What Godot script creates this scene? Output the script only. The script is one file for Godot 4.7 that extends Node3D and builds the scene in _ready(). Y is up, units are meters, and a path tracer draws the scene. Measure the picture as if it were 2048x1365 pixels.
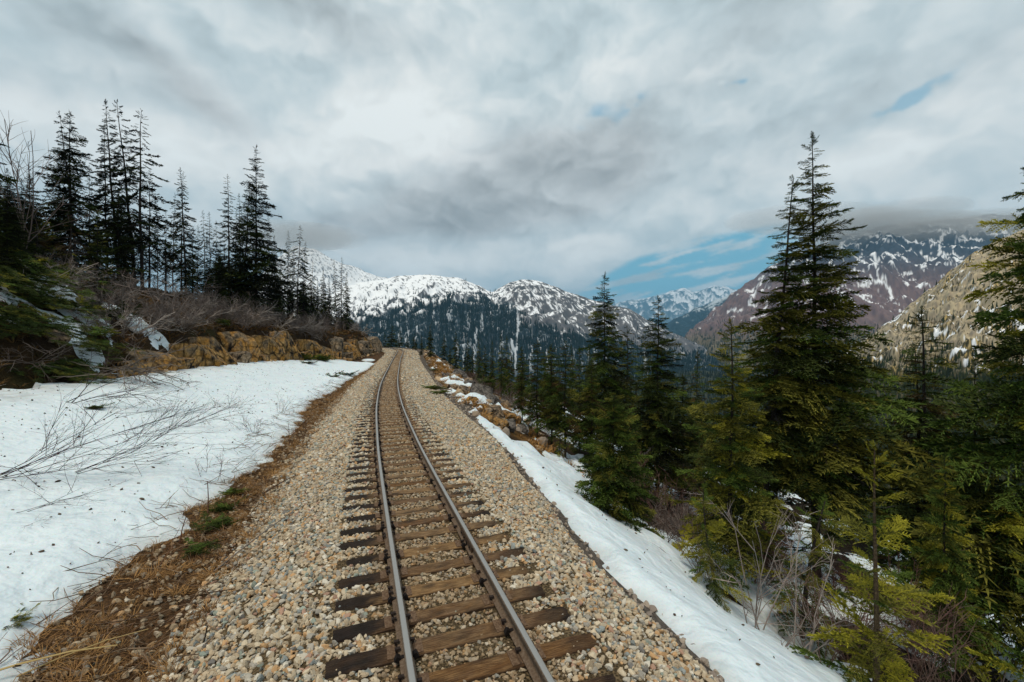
extends Node3D
# A narrow gauge railway bends along a mountainside: snow bank and rock cutting on the left, conifers and a deep valley on the right, snowy mountains under a broken grey sky.
# x right, y up, -z along the view; rail top near the camera is y = 0; "d" below is -z in metres.

const EYE := 2.53
const GAUGE := 0.485                      # half the distance between the rail heads' middles

var path := PackedVector3Array()          # track centre line at rail top, one point per metre
var run := PackedVector3Array()           # its unit direction
var rng := RandomNumberGenerator.new()
var mat := {}
var soft := FastNoiseLite.new()           # fbm, wavelength about 1 at frequency 1
var fine := FastNoiseLite.new()
var ridged := FastNoiseLite.new()
var spray := {}                           # name -> [[vertices, colours], ...]
var kinds := {}                           # conifer kind -> {height, parts}


func _ready() -> void:
	rng.seed = 71
	set_view()
	set_noise()
	set_materials()
	lay_path()
	build_land()
	build_mountains()
	build_track()
	build_rocks()
	build_trees()
	build_brush()
	build_litter()


# ------------------------------------------------------------------ camera, sky, sun
func set_view() -> void:
	var cam := Camera3D.new()
	cam.name = "camera"
	cam.position = Vector3(0, EYE, 0)
	cam.fov = 78.2
	cam.near = 0.05
	cam.far = 40000.0
	add_child(cam)
	cam.current = true
	var sky_mat := PanoramaSkyMaterial.new()
	sky_mat.panorama = sky_picture()
	var sky := Sky.new()
	sky.sky_material = sky_mat
	var e := Environment.new()
	e.background_mode = Environment.BG_SKY
	e.sky = sky
	e.background_energy_multiplier = 1.0
	e.tonemap_mode = Environment.TONE_MAPPER_LINEAR
	e.tonemap_exposure = 1.38
	e.fog_enabled = true
	e.fog_light_color = Color(0.52, 0.76, 0.92)
	e.fog_density = 0.000052
	e.volumetric_fog_enabled = true
	e.volumetric_fog_density = 0.0
	e.sdfgi_enabled = true
	e.ssao_enabled = true
	e.ssil_enabled = true
	var world := WorldEnvironment.new()
	world.name = "world"
	world.environment = e
	add_child(world)
	var sun := DirectionalLight3D.new()
	sun.name = "sun"
	sun.light_energy = 0.6
	sun.light_color = Color(1.0, 0.95, 0.87)
	sun.light_angular_distance = 14.0
	sun.shadow_enabled = true
	add_child(sun)
	sun.look_at_from_position(Vector3(-1.8, 10, 5.0), Vector3.ZERO)


# Cloud deck over the whole dome: noise on a plane overhead, with the larger banks and openings given by direction (azimuth, elevation in radians).
func sky_picture() -> ImageTexture:
	var w := 2048
	var h := 1024
	var a1 := FastNoiseLite.new()
	a1.seed = 5
	a1.frequency = 0.55
	a1.fractal_octaves = 5
	a1.fractal_gain = 0.52
	var a2 := FastNoiseLite.new()
	a2.seed = 9
	a2.frequency = 1.7
	a2.fractal_octaves = 4
	var a3 := FastNoiseLite.new()
	a3.seed = 14
	a3.frequency = 9.0
	a3.fractal_octaves = 4
	var a4 := FastNoiseLite.new()
	a4.seed = 33
	a4.frequency = 26.0
	a4.fractal_octaves = 3
	var a5 := FastNoiseLite.new()
	a5.seed = 52
	a5.frequency = 3.4
	a5.fractal_octaves = 6
	a5.fractal_gain = 0.55
	var banks := [
		[0.007143, 0.3509, 0.2559, 0.08928, 0.06981, -0.15],
		[-0.1466, 0.289, 0.223, 0.06457, 0.1047, -0.1],
		[0.2065, 0.3747, 0.1273, 0.08683, 0.5236, -0.07],
		[-0.3472, 0.2494, 0.1758, 0.03517, 0.1047, -0.08],
		[0.06657, 0.4265, 0.1424, 0.04748, 0.1745, -0.08],
		[-0.6615, 0.4525, 0.1312, 0.03325, -0.6109, -0.08],
		[-0.7666, 0.4389, 0.1088, 0.03497, -0.4363, -0.05],
		[-0.6155, 0.4225, 0.07317, 0.03659, -0.6981, -0.05],
		[-0.854, 0.3812, 0.08274, 0.03447, 0, -0.04],
		[-0.227, 0.4969, 0.1151, 0.08632, 0, 0.15],
		[-0.1466, 0.457, 0.1643, 0.06457, 0, 0.1],
		[-0.6798, 0.4982, 0.09444, 0.02232, -0.8727, 0.07],
		[-0.6389, 0.4783, 0.08052, 0.02147, -0.6981, 0.05],
		[-0.6905, 0.3129, 0.1698, 0.09337, 0, 0.09],
		[-0.833, 0.3334, 0.1066, 0.04266, 0, 0.07],
		[-0.4189, 0.1802, 0.1799, 0.03705, 0, 0.1],
		[-0.1232, 0.1954, 0.2122, 0.04126, 0, 0.1],
		[-0.4483, 0.3894, 0.1872, 0.104, 0, 0.08],
		[0.1138, 0.2902, 0.07083, 0.07083, 0, 0.05],
		[0.1836, 0.2104, 0.1048, 0.05823, 0.4363, 0.06],
		[0.777, 0.2907, 0.1994, 0.08436, 0, 0.06],
		[0.6919, 0.1586, 0.1865, 0.01865, 0, -0.09],
		[0.8064, 0.1573, 0.1181, 0.01918, 0.1745, -0.05],
		[0.6776, 0.2562, 0.1119, 0.06024, 0, 0.04],
		[-0.3681, 0.6049, 0.1632, 0.06527, 0, -0.07],
		[0.4693, 0.5462, 0.2257, 0.06155, 0.2618, -0.05],
		[0.6404, 0.3915, 0.1787, 0.04467, 0.3491, -0.05],
		[0.8601, 0.4118, 0.1093, 0.04099, 0.4363, -0.05],
		[0.8394, 0.3663, 0.1409, 0.04227, 0.3491, 0.08],
		[0.4009, 0.397, 0.2139, 0.05346, 0.2618, -0.03],
	]
	var holes := [
		[0.2871, 0.5018, 0.06765, 0.02255, 0.6109, 0.75],
		[0.2065, 0.5015, 0.0301, 0.01505, 0.5236, 0.6],
		[0.5065, 0.5062, 0.048, 0.03, 0.3491, 0.66],
		[0.4927, 0.4916, 0.02524, 0.01616, 0.8727, 0.5],
		[0.7458, 0.3918, 0.09566, 0.01355, 0.384, 0.66],
		[0.7195, 0.3811, 0.06576, 0.01233, 0.384, 0.6],
		[0.6327, 0.5527, 0.0306, 0.0117, 0.5236, 0.6],
		[0.777, 0.396, 0.03835, 0.01227, 0.4363, 0.6],
		[-0.6389, 0.4969, 0.02326, 0.01074, -0.6981, 0.3],
	]
	var data := PackedFloat32Array()
	data.resize(w * h * 3)
	var prep := []
	for s in [banks, holes]:
		for b in s:
			prep.append([b[0], b[1], 1.0 / b[2], 1.0 / b[3], cos(b[4]), sin(b[4]), b[5], maxf(b[2], b[3]) * 2.3])
	var nb := banks.size()
	for j in h / 2:
		var el := PI / 2 - (j + 0.5) / h * PI
		var se := sin(el)
		var ce := cos(el)
		var r := ce / (se + 0.30)
		var near_rows := []
		for k in prep.size():
			if absf(prep[k][1] - el) < prep[k][7]:
				near_rows.append(k)
		for i in w:
			var az := wrapf((i + 0.5) / w * TAU, -PI, PI)
			var sa := sin(az)
			var ca := cos(az)
			var dx := sa * ce
			var dz := ca * ce
			var px := r * sa
			var pz := r * ca
			var wx := a2.get_noise_2d(px * 0.6 + 7.0, pz * 0.6)
			var f1 := a1.get_noise_2d(px * 2.3 + 0.5 * wx + 0.5 * pz, pz * 1.9 + 0.45 * wx)
			var f2 := a2.get_noise_3d(dx * 2.3 + 0.25 * f1, se * 3.4 - 0.6 * dx, dz * 2.3)
			var f3 := a3.get_noise_3d(dx + 0.1 * f2, se * 1.7, dz)
			var f4 := a4.get_noise_3d(dx * 0.6, se, dz * 0.6)
			var q1 := a5.get_noise_3d(dx * 1.15 + 0.05 * f2, se * 1.7 + 0.06 * f3, dz * 1.15)
			var q2 := a5.get_noise_3d(dx * 1.12 + 0.05 * f2, se * 1.7 + 0.06 * f3 + 0.045, dz * 1.12)
			var bright := 0.535 + 0.06 * f1 + 0.10 * f2 + 0.03 * f3 + 0.015 * f4 + 0.055 * q1 + 0.17 * (q1 - q2)
			var warm := 0.0
			var gap := -0.66 - 0.5 * f1 + 0.55 * f2 + 0.5 * f3
			for k in near_rows:
				var q: Array = prep[k]
				var da: float = (az - q[0]) * ce
				if absf(da) > q[7]:
					continue
				var de: float = el - q[1]
				var wob := (0.30 * f2 + 0.12 * f3) if k < nb else (0.9 * f2 + 0.75 * f3)
				var u: float = (da * q[4] + de * q[5]) * q[2] + wob
				var v: float = (de * q[4] - da * q[5]) * q[3] + wob
				var g := exp(-(u * u + v * v))
				if k < nb:
					bright += q[6] * g
					warm += maxf(0.0, -q[6]) * g
				else:
					gap += q[6] * g * (1.0 + 1.3 * f3 + 1.2 * a4.get_noise_3d(dx, se * 1.6, dz))
			# the long opening over the valley to the right
			var edge := ((1.02672 * az + -1.93429) * az + 1.24423) * az + -0.03172
			var open := smoothstep(0.0, 0.016, edge - el + 0.012 * f2 + 0.006 * f3) * smoothstep(0.0666, 0.2292, az) * (1.0 - smoothstep(0.5334, 0.6210, az + 0.03 * f2))
			var st := a2.get_noise_2d(az * 2.6 + 3.0, el * 26.0 - az * 5.0) + 0.5 * a3.get_noise_2d(az * 0.7, el * 4.0 - az * 0.8)
			open *= 1.0 - 0.85 * smoothstep(0.02, 0.34, st)
			open = maxf(open, smoothstep(-0.25, 0.95, gap + 0.6 * q1) * 0.55)
			bright = clampf(bright, 0.17, 0.72)
			var tint := clampf((0.66 - bright) * 6.0, 0.0, 1.0)
			var c := Vector3(bright * (0.96 - 0.10 * tint), bright * 1.0, bright * (0.985 + 0.055 * tint))
			c = c.lerp(Vector3(bright * 1.0, bright * 0.99, bright * 0.97), clampf(warm * 5.0, 0.0, 0.6))
			var low := clampf(el / 0.5, 0.0, 1.0)
			c = c.lerp(Vector3(lerpf(0.20, 0.08, low), lerpf(0.46, 0.27, low), lerpf(0.56, 0.42, low)), open)
			var at := (j * w + i) * 3
			data[at] = c.x
			data[at + 1] = c.y
			data[at + 2] = c.z
	for at in range(w * h / 2 * 3, w * h * 3, 3):
		data[at] = 0.30
		data[at + 1] = 0.32
		data[at + 2] = 0.33
	return ImageTexture.create_from_image(Image.create_from_data(w, h, false, Image.FORMAT_RGBF, data.to_byte_array()))


# ------------------------------------------------------------------ helpers
func set_noise() -> void:
	soft.seed = 3
	soft.frequency = 1.0
	soft.fractal_octaves = 3
	fine.seed = 8
	fine.frequency = 1.0
	fine.fractal_octaves = 2
	ridged.seed = 21
	ridged.frequency = 1.0
	ridged.fractal_type = FastNoiseLite.FRACTAL_RIDGED
	ridged.fractal_octaves = 5


func solid(v: PackedVector3Array, c: PackedColorArray) -> ArrayMesh:
	var a := []
	a.resize(Mesh.ARRAY_MAX)
	a[Mesh.ARRAY_VERTEX] = v
	if c.size():
		a[Mesh.ARRAY_COLOR] = c
	var m := ArrayMesh.new()
	m.add_surface_from_arrays(Mesh.PRIMITIVE_TRIANGLES, a)
	return m


# A sheet of nu x nv vertices with smooth normals; cells where keep is 0 at all four corners are left out.
func sheet(v: PackedVector3Array, c: PackedColorArray, nu: int, nv: int, keep := PackedByteArray()) -> ArrayMesh:
	var n := PackedVector3Array()
	n.resize(v.size())
	for j in nv:
		var j0 := maxi(j - 1, 0) * nu
		var j1 := mini(j + 1, nv - 1) * nu
		for i in nu:
			var du := v[j * nu + mini(i + 1, nu - 1)] - v[j * nu + maxi(i - 1, 0)]
			var dv := v[j1 + i] - v[j0 + i]
			n[j * nu + i] = du.cross(dv).normalized()
	var x := PackedInt32Array()
	for j in nv - 1:
		for i in nu - 1:
			var a := j * nu + i
			if keep.size() and not (keep[a] or keep[a + 1] or keep[a + nu] or keep[a + nu + 1]):
				continue
			x.append_array(PackedInt32Array([a, a + nu, a + 1, a + 1, a + nu, a + nu + 1]))
	var s := []
	s.resize(Mesh.ARRAY_MAX)
	s[Mesh.ARRAY_VERTEX] = v
	s[Mesh.ARRAY_NORMAL] = n
	s[Mesh.ARRAY_COLOR] = c
	s[Mesh.ARRAY_INDEX] = x
	var m := ArrayMesh.new()
	m.add_surface_from_arrays(Mesh.PRIMITIVE_TRIANGLES, s)
	return m


func part(called: String, m: Mesh, material: Material, parent: Node = self) -> MeshInstance3D:
	var o := MeshInstance3D.new()
	o.name = called
	o.mesh = m
	o.material_override = material
	parent.add_child(o, true)
	number(o, called)
	return o


var taken := {}
func number(o: Node, called: String) -> void:
	var key := str(o.get_parent().get_instance_id()) + called
	var k: int = taken.get(key, 0)
	taken[key] = k + 1
	o.name = called if k == 0 else "%s_%03d" % [called, k]


func tag(o: Node, label: String, category: String, group := "", kind := "") -> Node:
	if label:
		o.set_meta("label", label)
	if category:
		o.set_meta("category", category)
	if group:
		o.set_meta("group", group)
	if kind:
		o.set_meta("kind", kind)
	return o


func thing(called: String, label: String, category: String, group := "") -> Node3D:
	var o := Node3D.new()
	o.name = called
	add_child(o, true)
	number(o, called)
	tag(o, label, category, group)
	return o


func copy_of(o: Node3D, called: String, label: String, group := "") -> Node3D:
	var r: Node3D = o.duplicate()
	add_child(r, true)
	number(r, called)
	r.set_meta("label", label)
	if group:
		r.set_meta("group", group)
	return r


func scatter(called: String, m: Mesh, material: Material, where: Array[Transform3D], tint: PackedColorArray, parent: Node = self) -> MultiMeshInstance3D:
	var mm := MultiMesh.new()
	mm.transform_format = MultiMesh.TRANSFORM_3D
	mm.use_colors = tint.size() > 0
	mm.mesh = m
	mm.instance_count = where.size()
	for i in where.size():
		mm.set_instance_transform(i, where[i])
		if tint.size():
			mm.set_instance_color(i, tint[i])
	var o := MultiMeshInstance3D.new()
	o.name = called
	o.multimesh = mm
	o.material_override = material
	o.set_meta("kind", "stuff")
	parent.add_child(o, true)
	number(o, called)
	return o


func noise_map(seed_: int, freq: float, kind := FastNoiseLite.TYPE_SIMPLEX_SMOOTH, lo := Color.BLACK, hi := Color.WHITE, octaves := 4, size := 512, at0 := 0.0, at1 := 1.0) -> NoiseTexture2D:
	var n := FastNoiseLite.new()
	n.seed = seed_
	n.noise_type = kind
	n.frequency = freq
	n.fractal_octaves = octaves
	var t := NoiseTexture2D.new()
	t.width = size
	t.height = size
	t.seamless = true
	t.noise = n
	var g := Gradient.new()
	g.offsets = PackedFloat32Array([at0, at1])
	g.colors = PackedColorArray([lo, hi])
	t.color_ramp = g
	return t


func stuff_mat(called: String, rough: float, spec := 0.3) -> StandardMaterial3D:
	var m := StandardMaterial3D.new()
	m.resource_name = called
	m.vertex_color_use_as_albedo = true
	m.roughness = rough
	m.metallic_specular = spec
	mat[called] = m
	return m


func over(m: StandardMaterial3D, tex: Texture2D, scale: Vector3, world := true) -> StandardMaterial3D:
	m.albedo_texture = tex
	m.uv1_triplanar = true
	m.uv1_world_triplanar = world
	m.uv1_scale = scale
	return m


func relief(m: StandardMaterial3D, tex: Texture2D, cm: float) -> StandardMaterial3D:
	m.heightmap_enabled = true
	m.heightmap_texture = tex
	m.heightmap_scale = cm
	return m


func set_materials() -> void:
	var grey := func(v: float) -> Color: return Color(v, v, v)
	var m := stuff_mat("dirt", 0.95, 0.2)
	over(m, noise_map(2, 0.035, FastNoiseLite.TYPE_SIMPLEX_SMOOTH, grey.call(0.45), Color.WHITE, 5), Vector3.ONE * 0.7)
	relief(m, noise_map(31, 0.05, FastNoiseLite.TYPE_SIMPLEX_SMOOTH, Color.BLACK, Color.WHITE, 5), 5.0)
	m = stuff_mat("ballast", 0.95, 0.2)
	over(m, noise_map(4, 0.09, FastNoiseLite.TYPE_CELLULAR, grey.call(0.35), Color.WHITE, 1), Vector3.ONE * 0.9)
	relief(m, noise_map(5, 0.07, FastNoiseLite.TYPE_CELLULAR, Color.WHITE, Color.BLACK, 1), 3.0)
	m = stuff_mat("snow", 0.7, 0.35)
	over(m, noise_map(6, 0.012, FastNoiseLite.TYPE_SIMPLEX_SMOOTH, Color(0.93, 0.95, 0.96), Color.WHITE, 5), Vector3.ONE * 0.22)
	relief(m, noise_map(7, 0.03, FastNoiseLite.TYPE_SIMPLEX_SMOOTH, Color.BLACK, Color.WHITE, 5), 4.5)
	m.subsurf_scatter_enabled = true
	m.subsurf_scatter_strength = 0.12
	m = stuff_mat("stone", 0.85, 0.3)
	m = stuff_mat("far", 0.95, 0.15)
	m = stuff_mat("rock", 0.9, 0.3)
	var cracks := crack_map()
	over(m, cracks, Vector3(0.26, 0.17, 0.26))
	relief(m, cracks, 9.0)
	m.detail_enabled = true
	m.detail_blend_mode = BaseMaterial3D.BLEND_MODE_MUL
	m.detail_uv_layer = BaseMaterial3D.DETAIL_UV_1
	m.detail_albedo = noise_map(12, 0.03, FastNoiseLite.TYPE_SIMPLEX_SMOOTH, Color(0.62, 0.6, 0.58), Color.WHITE, 6)
	m = stuff_mat("wood", 0.8, 0.3)
	over(m, noise_map(15, 0.02, FastNoiseLite.TYPE_SIMPLEX_SMOOTH, Color(0.52, 0.46, 0.42), Color.WHITE, 5), Vector3(0.5, 7.0, 7.0), false)
	relief(m, noise_map(16, 0.03, FastNoiseLite.TYPE_SIMPLEX_SMOOTH, Color.BLACK, Color.WHITE, 5), 1.2)
	m = stuff_mat("bark", 0.9, 0.2)
	over(m, noise_map(17, 0.04, FastNoiseLite.TYPE_SIMPLEX_SMOOTH, grey.call(0.4), Color.WHITE, 4), Vector3(3.0, 0.8, 3.0), false)
	relief(m, noise_map(17, 0.05, FastNoiseLite.TYPE_SIMPLEX_SMOOTH, Color.BLACK, Color.WHITE, 4), 2.0)
	m = stuff_mat("needles", 0.85, 0.15)
	m = stuff_mat("twig", 0.9, 0.15)
	m = stuff_mat("straw", 0.9, 0.15)
	m = stuff_mat("rusty_steel", 0.75, 0.4)
	over(m, noise_map(18, 0.03, FastNoiseLite.TYPE_SIMPLEX_SMOOTH, Color(0.6, 0.52, 0.46), Color.WHITE, 5), Vector3.ONE * 2.0)
	m.metallic = 0.25
	m = StandardMaterial3D.new()
	m.resource_name = "polished_steel"
	m.albedo_color = Color(0.66, 0.645, 0.625)
	m.metallic = 0.8
	m.roughness = 0.48
	mat.polished_steel = m


# Cracks between blocks of rock, with a grain between them.
func crack_map() -> ImageTexture:
	var cell := FastNoiseLite.new()
	cell.seed = 44
	cell.noise_type = FastNoiseLite.TYPE_CELLULAR
	cell.cellular_return_type = FastNoiseLite.RETURN_DISTANCE2_SUB
	cell.cellular_distance_function = FastNoiseLite.DISTANCE_EUCLIDEAN
	cell.fractal_type = FastNoiseLite.FRACTAL_NONE
	cell.frequency = 0.011
	cell.domain_warp_enabled = true
	cell.domain_warp_amplitude = 26.0
	cell.domain_warp_frequency = 0.012
	var a := cell.get_seamless_image(512, 512)
	cell.frequency = 0.034
	cell.seed = 45
	var b := cell.get_seamless_image(512, 512)
	var g := FastNoiseLite.new()
	g.frequency = 0.06
	g.fractal_octaves = 5
	var n := g.get_seamless_image(512, 512)
	var out := Image.create_empty(512, 512, false, Image.FORMAT_RGB8)
	for y in 512:
		for x in 512:
			var k := smoothstep(0.0, 0.14, a.get_pixel(x, y).r - 0.02) * 0.7 + 0.3
			k *= smoothstep(0.0, 0.22, b.get_pixel(x, y).r) * 0.25 + 0.75
			k *= 0.72 + 0.28 * n.get_pixel(x, y).r
			out.set_pixel(x, y, Color(k, k, k))
	return ImageTexture.create_from_image(out)


# Appends the triangles of a tapered tube along the points.
func tube(v: PackedVector3Array, c: PackedColorArray, pts: PackedVector3Array, r0: float, r1: float, sides: int, col: Color, col1 := Color(-1, 0, 0)) -> void:
	var rings := []
	for k in pts.size():
		var f := pts[mini(k + 1, pts.size() - 1)] - pts[maxi(k - 1, 0)]
		f = f.normalized() if f.length() > 1e-6 else Vector3.UP
		var a := f.cross(Vector3(0.31, 0.2, 0.93)).normalized()
		var b := f.cross(a)
		var r := lerpf(r0, r1, float(k) / (pts.size() - 1))
		var ring := PackedVector3Array()
		for s in sides:
			var t := TAU * s / sides
			ring.append(pts[k] + (a * cos(t) + b * sin(t)) * r)
		rings.append(ring)
	for k in pts.size() - 1:
		var cc := col if col1.r < 0 else col.lerp(col1, float(k) / (pts.size() - 1))
		for s in sides:
			var s1 := (s + 1) % sides
			v.append_array(PackedVector3Array([rings[k][s], rings[k][s1], rings[k + 1][s], rings[k][s1], rings[k + 1][s1], rings[k + 1][s]]))
			for q in 6:
				c.append(cc)


func box_tris(v: PackedVector3Array, c: PackedColorArray, t: Transform3D, size: Vector3, col: Color) -> void:
	var h := size / 2
	for ax in 3:
		for sg in [-1.0, 1.0]:
			var n := Vector3.ZERO
			n[ax] = sg * h[ax]
			var u := Vector3.ZERO
			u[(ax + 1) % 3] = h[(ax + 1) % 3]
			var w := Vector3.ZERO
			w[(ax + 2) % 3] = h[(ax + 2) % 3] * sg
			var q := [t * (n - u - w), t * (n - u + w), t * (n + u + w), t * (n + u - w)]
			v.append_array(PackedVector3Array([q[0], q[1], q[2], q[0], q[2], q[3]]))
			for k in 6:
				c.append(col)


# ------------------------------------------------------------------ the line of the track and the lie of the land
func lay_path() -> void:
	var key := [[-14, 6.0, 0], [-6, 3.06, 0], [0, 0.9, 0], [3.1, -0.217, 0], [8, -1.98, 0], [11, -3.02, 0], [17, -4.97, 0], [25.5, -7.45, 0], [38, -10.75, 0.02], [55, -15.1, 0.2], [70, -18.7, 0.62],
		[80, -21.4, 0.84], [88, -24.6, 0.98], [93.5, -28.2, 1.08], [97, -33, 1.14], [99, -39, 1.18], [100, -48, 1.2], [100, -60, 1.2], [99, -74, 1.2]]
	var raw := PackedVector3Array()
	for k in key.size() - 1:
		var p0: Array = key[maxi(k - 1, 0)]
		var p1: Array = key[k]
		var p2: Array = key[k + 1]
		var p3: Array = key[mini(k + 2, key.size() - 1)]
		var g := func(p): return Vector3(p[1], p[2], -p[0])
		var b1: Vector3 = g.call(p1)
		var b2: Vector3 = g.call(p2)
		var step := b1.distance_to(b2)
		var t1: Vector3 = (b2 - g.call(p0)) / (step + (b1 - g.call(p0)).length()) * step
		var t2: Vector3 = (g.call(p3) - b1) / (step + (g.call(p3) - b2).length()) * step
		for q in 24:
			var t := q / 24.0
			var tt := t * t
			raw.append(b1 * (2 * tt * t - 3 * tt + 1) + t1 * (tt * t - 2 * tt + t) + b2 * (3 * tt - 2 * tt * t) + t2 * (tt * t - tt))
	var want := 0.0
	var gone := 0.0
	for k in raw.size() - 1:
		var seg := raw[k].distance_to(raw[k + 1])
		while want <= gone + seg:
			path.append(raw[k].lerp(raw[k + 1], (want - gone) / seg))
			want += 1.0
		gone += seg
	for k in path.size():
		run.append((path[mini(k + 1, path.size() - 1)] - path[maxi(k - 1, 0)]).normalized())


func along(s: float) -> Vector3:
	var k := clampi(int(s), 0, path.size() - 2)
	return path[k].lerp(path[k + 1], s - k)


func heading(s: float) -> Vector3:
	var k := clampi(int(s), 0, path.size() - 2)
	return run[k].lerp(run[k + 1], s - k).normalized()


func beside(s: float, t: float) -> Vector3:      # a point t metres to the right of the track's middle
	var f := heading(s)
	return along(s) + Vector3(-f.z, 0, f.x).normalized() * t


# (metres right of the track, d of the nearest point of the track, height of the rail there)
func near(x: float, z: float) -> Vector3:
	var best := 1e12
	var bi := 0
	var n := path.size()
	var k := 0
	while k < n:
		var p := path[k]
		var q := (p.x - x) * (p.x - x) + (p.z - z) * (p.z - z)
		if q < best:
			best = q
			bi = k
		k += 6
	var lo := maxi(bi - 6, 0)
	for i in range(lo, mini(bi + 7, n)):
		var p := path[i]
		var q := (p.x - x) * (p.x - x) + (p.z - z) * (p.z - z)
		if q < best:
			best = q
			bi = i
	var f := run[bi]
	var rx := x - path[bi].x
	var rz := z - path[bi].z
	var t := rx * -f.z + rz * f.x
	var s := rx * f.x + rz * f.z
	if bi == 0 or bi == n - 1:
		t = sqrt(best) * (1.0 if t > 0 else -1.0)
	return Vector3(t, -(path[bi].z + f.z * clampf(s, -0.6, 0.6)), path[bi].y + f.y * s * (1.0 if absf(s) < 1 else 0.0))


func steps(x: float, table: Array) -> float:
	for k in table.size() - 1:
		if x < table[k + 1][0]:
			var f := clampf((x - table[k][0]) / (table[k + 1][0] - table[k][0]), 0.0, 1.0)
			return lerpf(table[k][1], table[k + 1][1], f * f * (3 - 2 * f))
	return table[-1][1]


const EDGE := [[0, 1.9], [5, 1.95], [7.5, 2.3], [12, 2.75], [60, 3.1]]
const TOE := [[22, 12.6], [36, 12.2], [48, 9.6], [60, 6.8], [75, 5.2], [88, 4.0]]
const WALL := [[14, 0.5], [26, 1.6], [38, 2.7], [60, 3.0], [85, 3.0]]
const RISE := [[6, 6.5], [18, 10.0], [28, 10.5], [40, 7.4], [60, 3.8], [85, 1.4]]
const SHELF := [[12, 0.0], [24, 2.6], [66, 2.8], [88, 0.6]]


func land(n: Vector3, x: float, z: float) -> float:
	var t := n.x
	var d := n.y
	var y := n.z
	if t < 0:
		var a := -t
		var toe := steps(d, TOE)
		y += lerpf(-0.23, -0.66, smoothstep(1.15, 3.0, a))
		y += (1.25 - 0.9 * smoothstep(36.0, 62.0, d)) * smoothstep(4.0, toe + 1.0, a)
		var q := a - toe
		if q > 0:
			y += steps(d, WALL) * smoothstep(0.0, 1.5, q)
			var rise := steps(d, RISE)
			var k := lerpf(1.15, 0.6, smoothstep(18.0, 38.0, d))
			y += rise * (1.0 - exp(-k * maxf(q - 1.0, 0.0) / rise)) - 0.12 * maxf(q - 14.0, 0.0)
			y += 0.55 * soft.get_noise_2d(x * 0.22, z * 0.22) * smoothstep(1.0, 4.0, q)
		y = maxf(y, -170.0)
		return y + 0.07 * soft.get_noise_2d(x * 0.9, z * 0.9) * smoothstep(2.2, 3.4, a)
	var te := steps(d, EDGE)
	y += lerpf(-0.23, -0.40, smoothstep(1.15, te, t))
	var b := t - te
	if b > 0:
		var sh := steps(d, SHELF)
		var b1 := minf(b, sh)
		y -= 0.13 * b1
		y += 0.75 * exp(-pow((t - 4.6) / 1.3, 2)) * smoothstep(34.0, 50.0, d)
		var b2 := maxf(b - sh, 0.0)
		y -= 0.60 * minf(b2, 5.0) + 0.27 * clampf(b2 - 5.0, 0.0, 17.0) + 0.55 * maxf(b2 - 22.0, 0.0)
		y += soft.get_noise_2d(x * 0.3, z * 0.3) * 0.42 * smoothstep(0.6, 5.0, b)
		y += fine.get_noise_2d(x * 1.1, z * 1.1) * 0.10 * smoothstep(0.3, 1.2, b)
	return maxf(y, -170.0)


func ground_at(x: float, z: float) -> float:
	return land(near(x, z), x, z)


# Depth of snow, below zero where the ground is bare.
func snow_on(n: Vector3, x: float, z: float) -> float:
	var t := n.x
	var d := n.y
	var f := fine.get_noise_2d(x * 0.9, z * 0.9)
	var c := soft.get_noise_2d(x * 0.16 + 40.0, z * 0.16)
	if t < 0:
		var a := -t
		var toe := steps(d, TOE)
		var from := steps(d, [[6, 3.7], [9, 3.35], [14, 2.95], [22, 3.35], [34, 3.0], [46, 2.4], [53, 2.2]]) + 0.35 * f + 0.25 * c
		var th := 0.36 * smoothstep(from, from + 1.5, a) - 0.05
		th += 0.05 * soft.get_noise_2d(x * 0.5, z * 0.5) + 0.018 * fine.get_noise_2d(x * 2.6, z * 2.6)
		th -= 1.4 * smoothstep(-0.3, 1.0, a - toe + 0.8 * f) + 0.8 * smoothstep(54.0, 60.0, d)
		for e in [[-24.5, -22.3, 2.6, 1.6], [-27.2, -23.2, 2.4, 1.5], [-23.5, -25.6, 2.0, 1.3], [-20.9, -19.9, 1.2, 0.8], [-22.6, -21.5, 1.5, 0.9], [-29.0, -22.0, 3.0, 1.2]]:
			var q: float = pow((x - e[0]) / e[2], 2) + pow((z - e[1]) / e[3], 2)
			if q < 3.0:
				th = maxf(th, 0.20 - 0.20 * q + 0.22 * f + 0.12 * fine.get_noise_2d(x * 2.4, z * 2.4))
		if a > toe + 0.6 and d < 30:
			th = maxf(th, 0.5 * (c + 0.4 * f - 0.12 - 0.5 * smoothstep(3.4, 1.6, a - toe) - 0.3 * smoothstep(6.0, 10.0, a - toe)) - 0.3 * smoothstep(24.0, 30.0, d))
		if d > 58 and d < 66:
			th = maxf(th, 0.2 - 0.2 * (pow((a - 4.2) / 0.9, 2) + pow((d - 62.0) / 2.2, 2)))
		return th
	var b := t - steps(d, EDGE)
	var sh := steps(d, SHELF)
	var th := 0.42 * smoothstep(0.15, 0.9, b + 0.2 * f) - 0.14
	var patch := 0.55 * (c * 1.3 + 0.25 * f + 0.07 - 0.12 * smoothstep(14.0, 24.0, b))
	th = lerpf(th, minf(th, patch), smoothstep(2.5, 4.0, b - 0.4 * sh + 1.4 * c + 0.5 * f))
	th = lerpf(th, minf(th, 0.5 * (f * 1.1 + c * 1.2 - 0.08 - 0.22 * smoothstep(20.0, 30.0, d) - 0.35 * smoothstep(1.6, 0.6, b) * smoothstep(15.0, 19.0, d))), smoothstep(11.5, 16.0, d))
	th -= 0.5 * smoothstep(48.0, 58.0, d)
	return th


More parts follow.
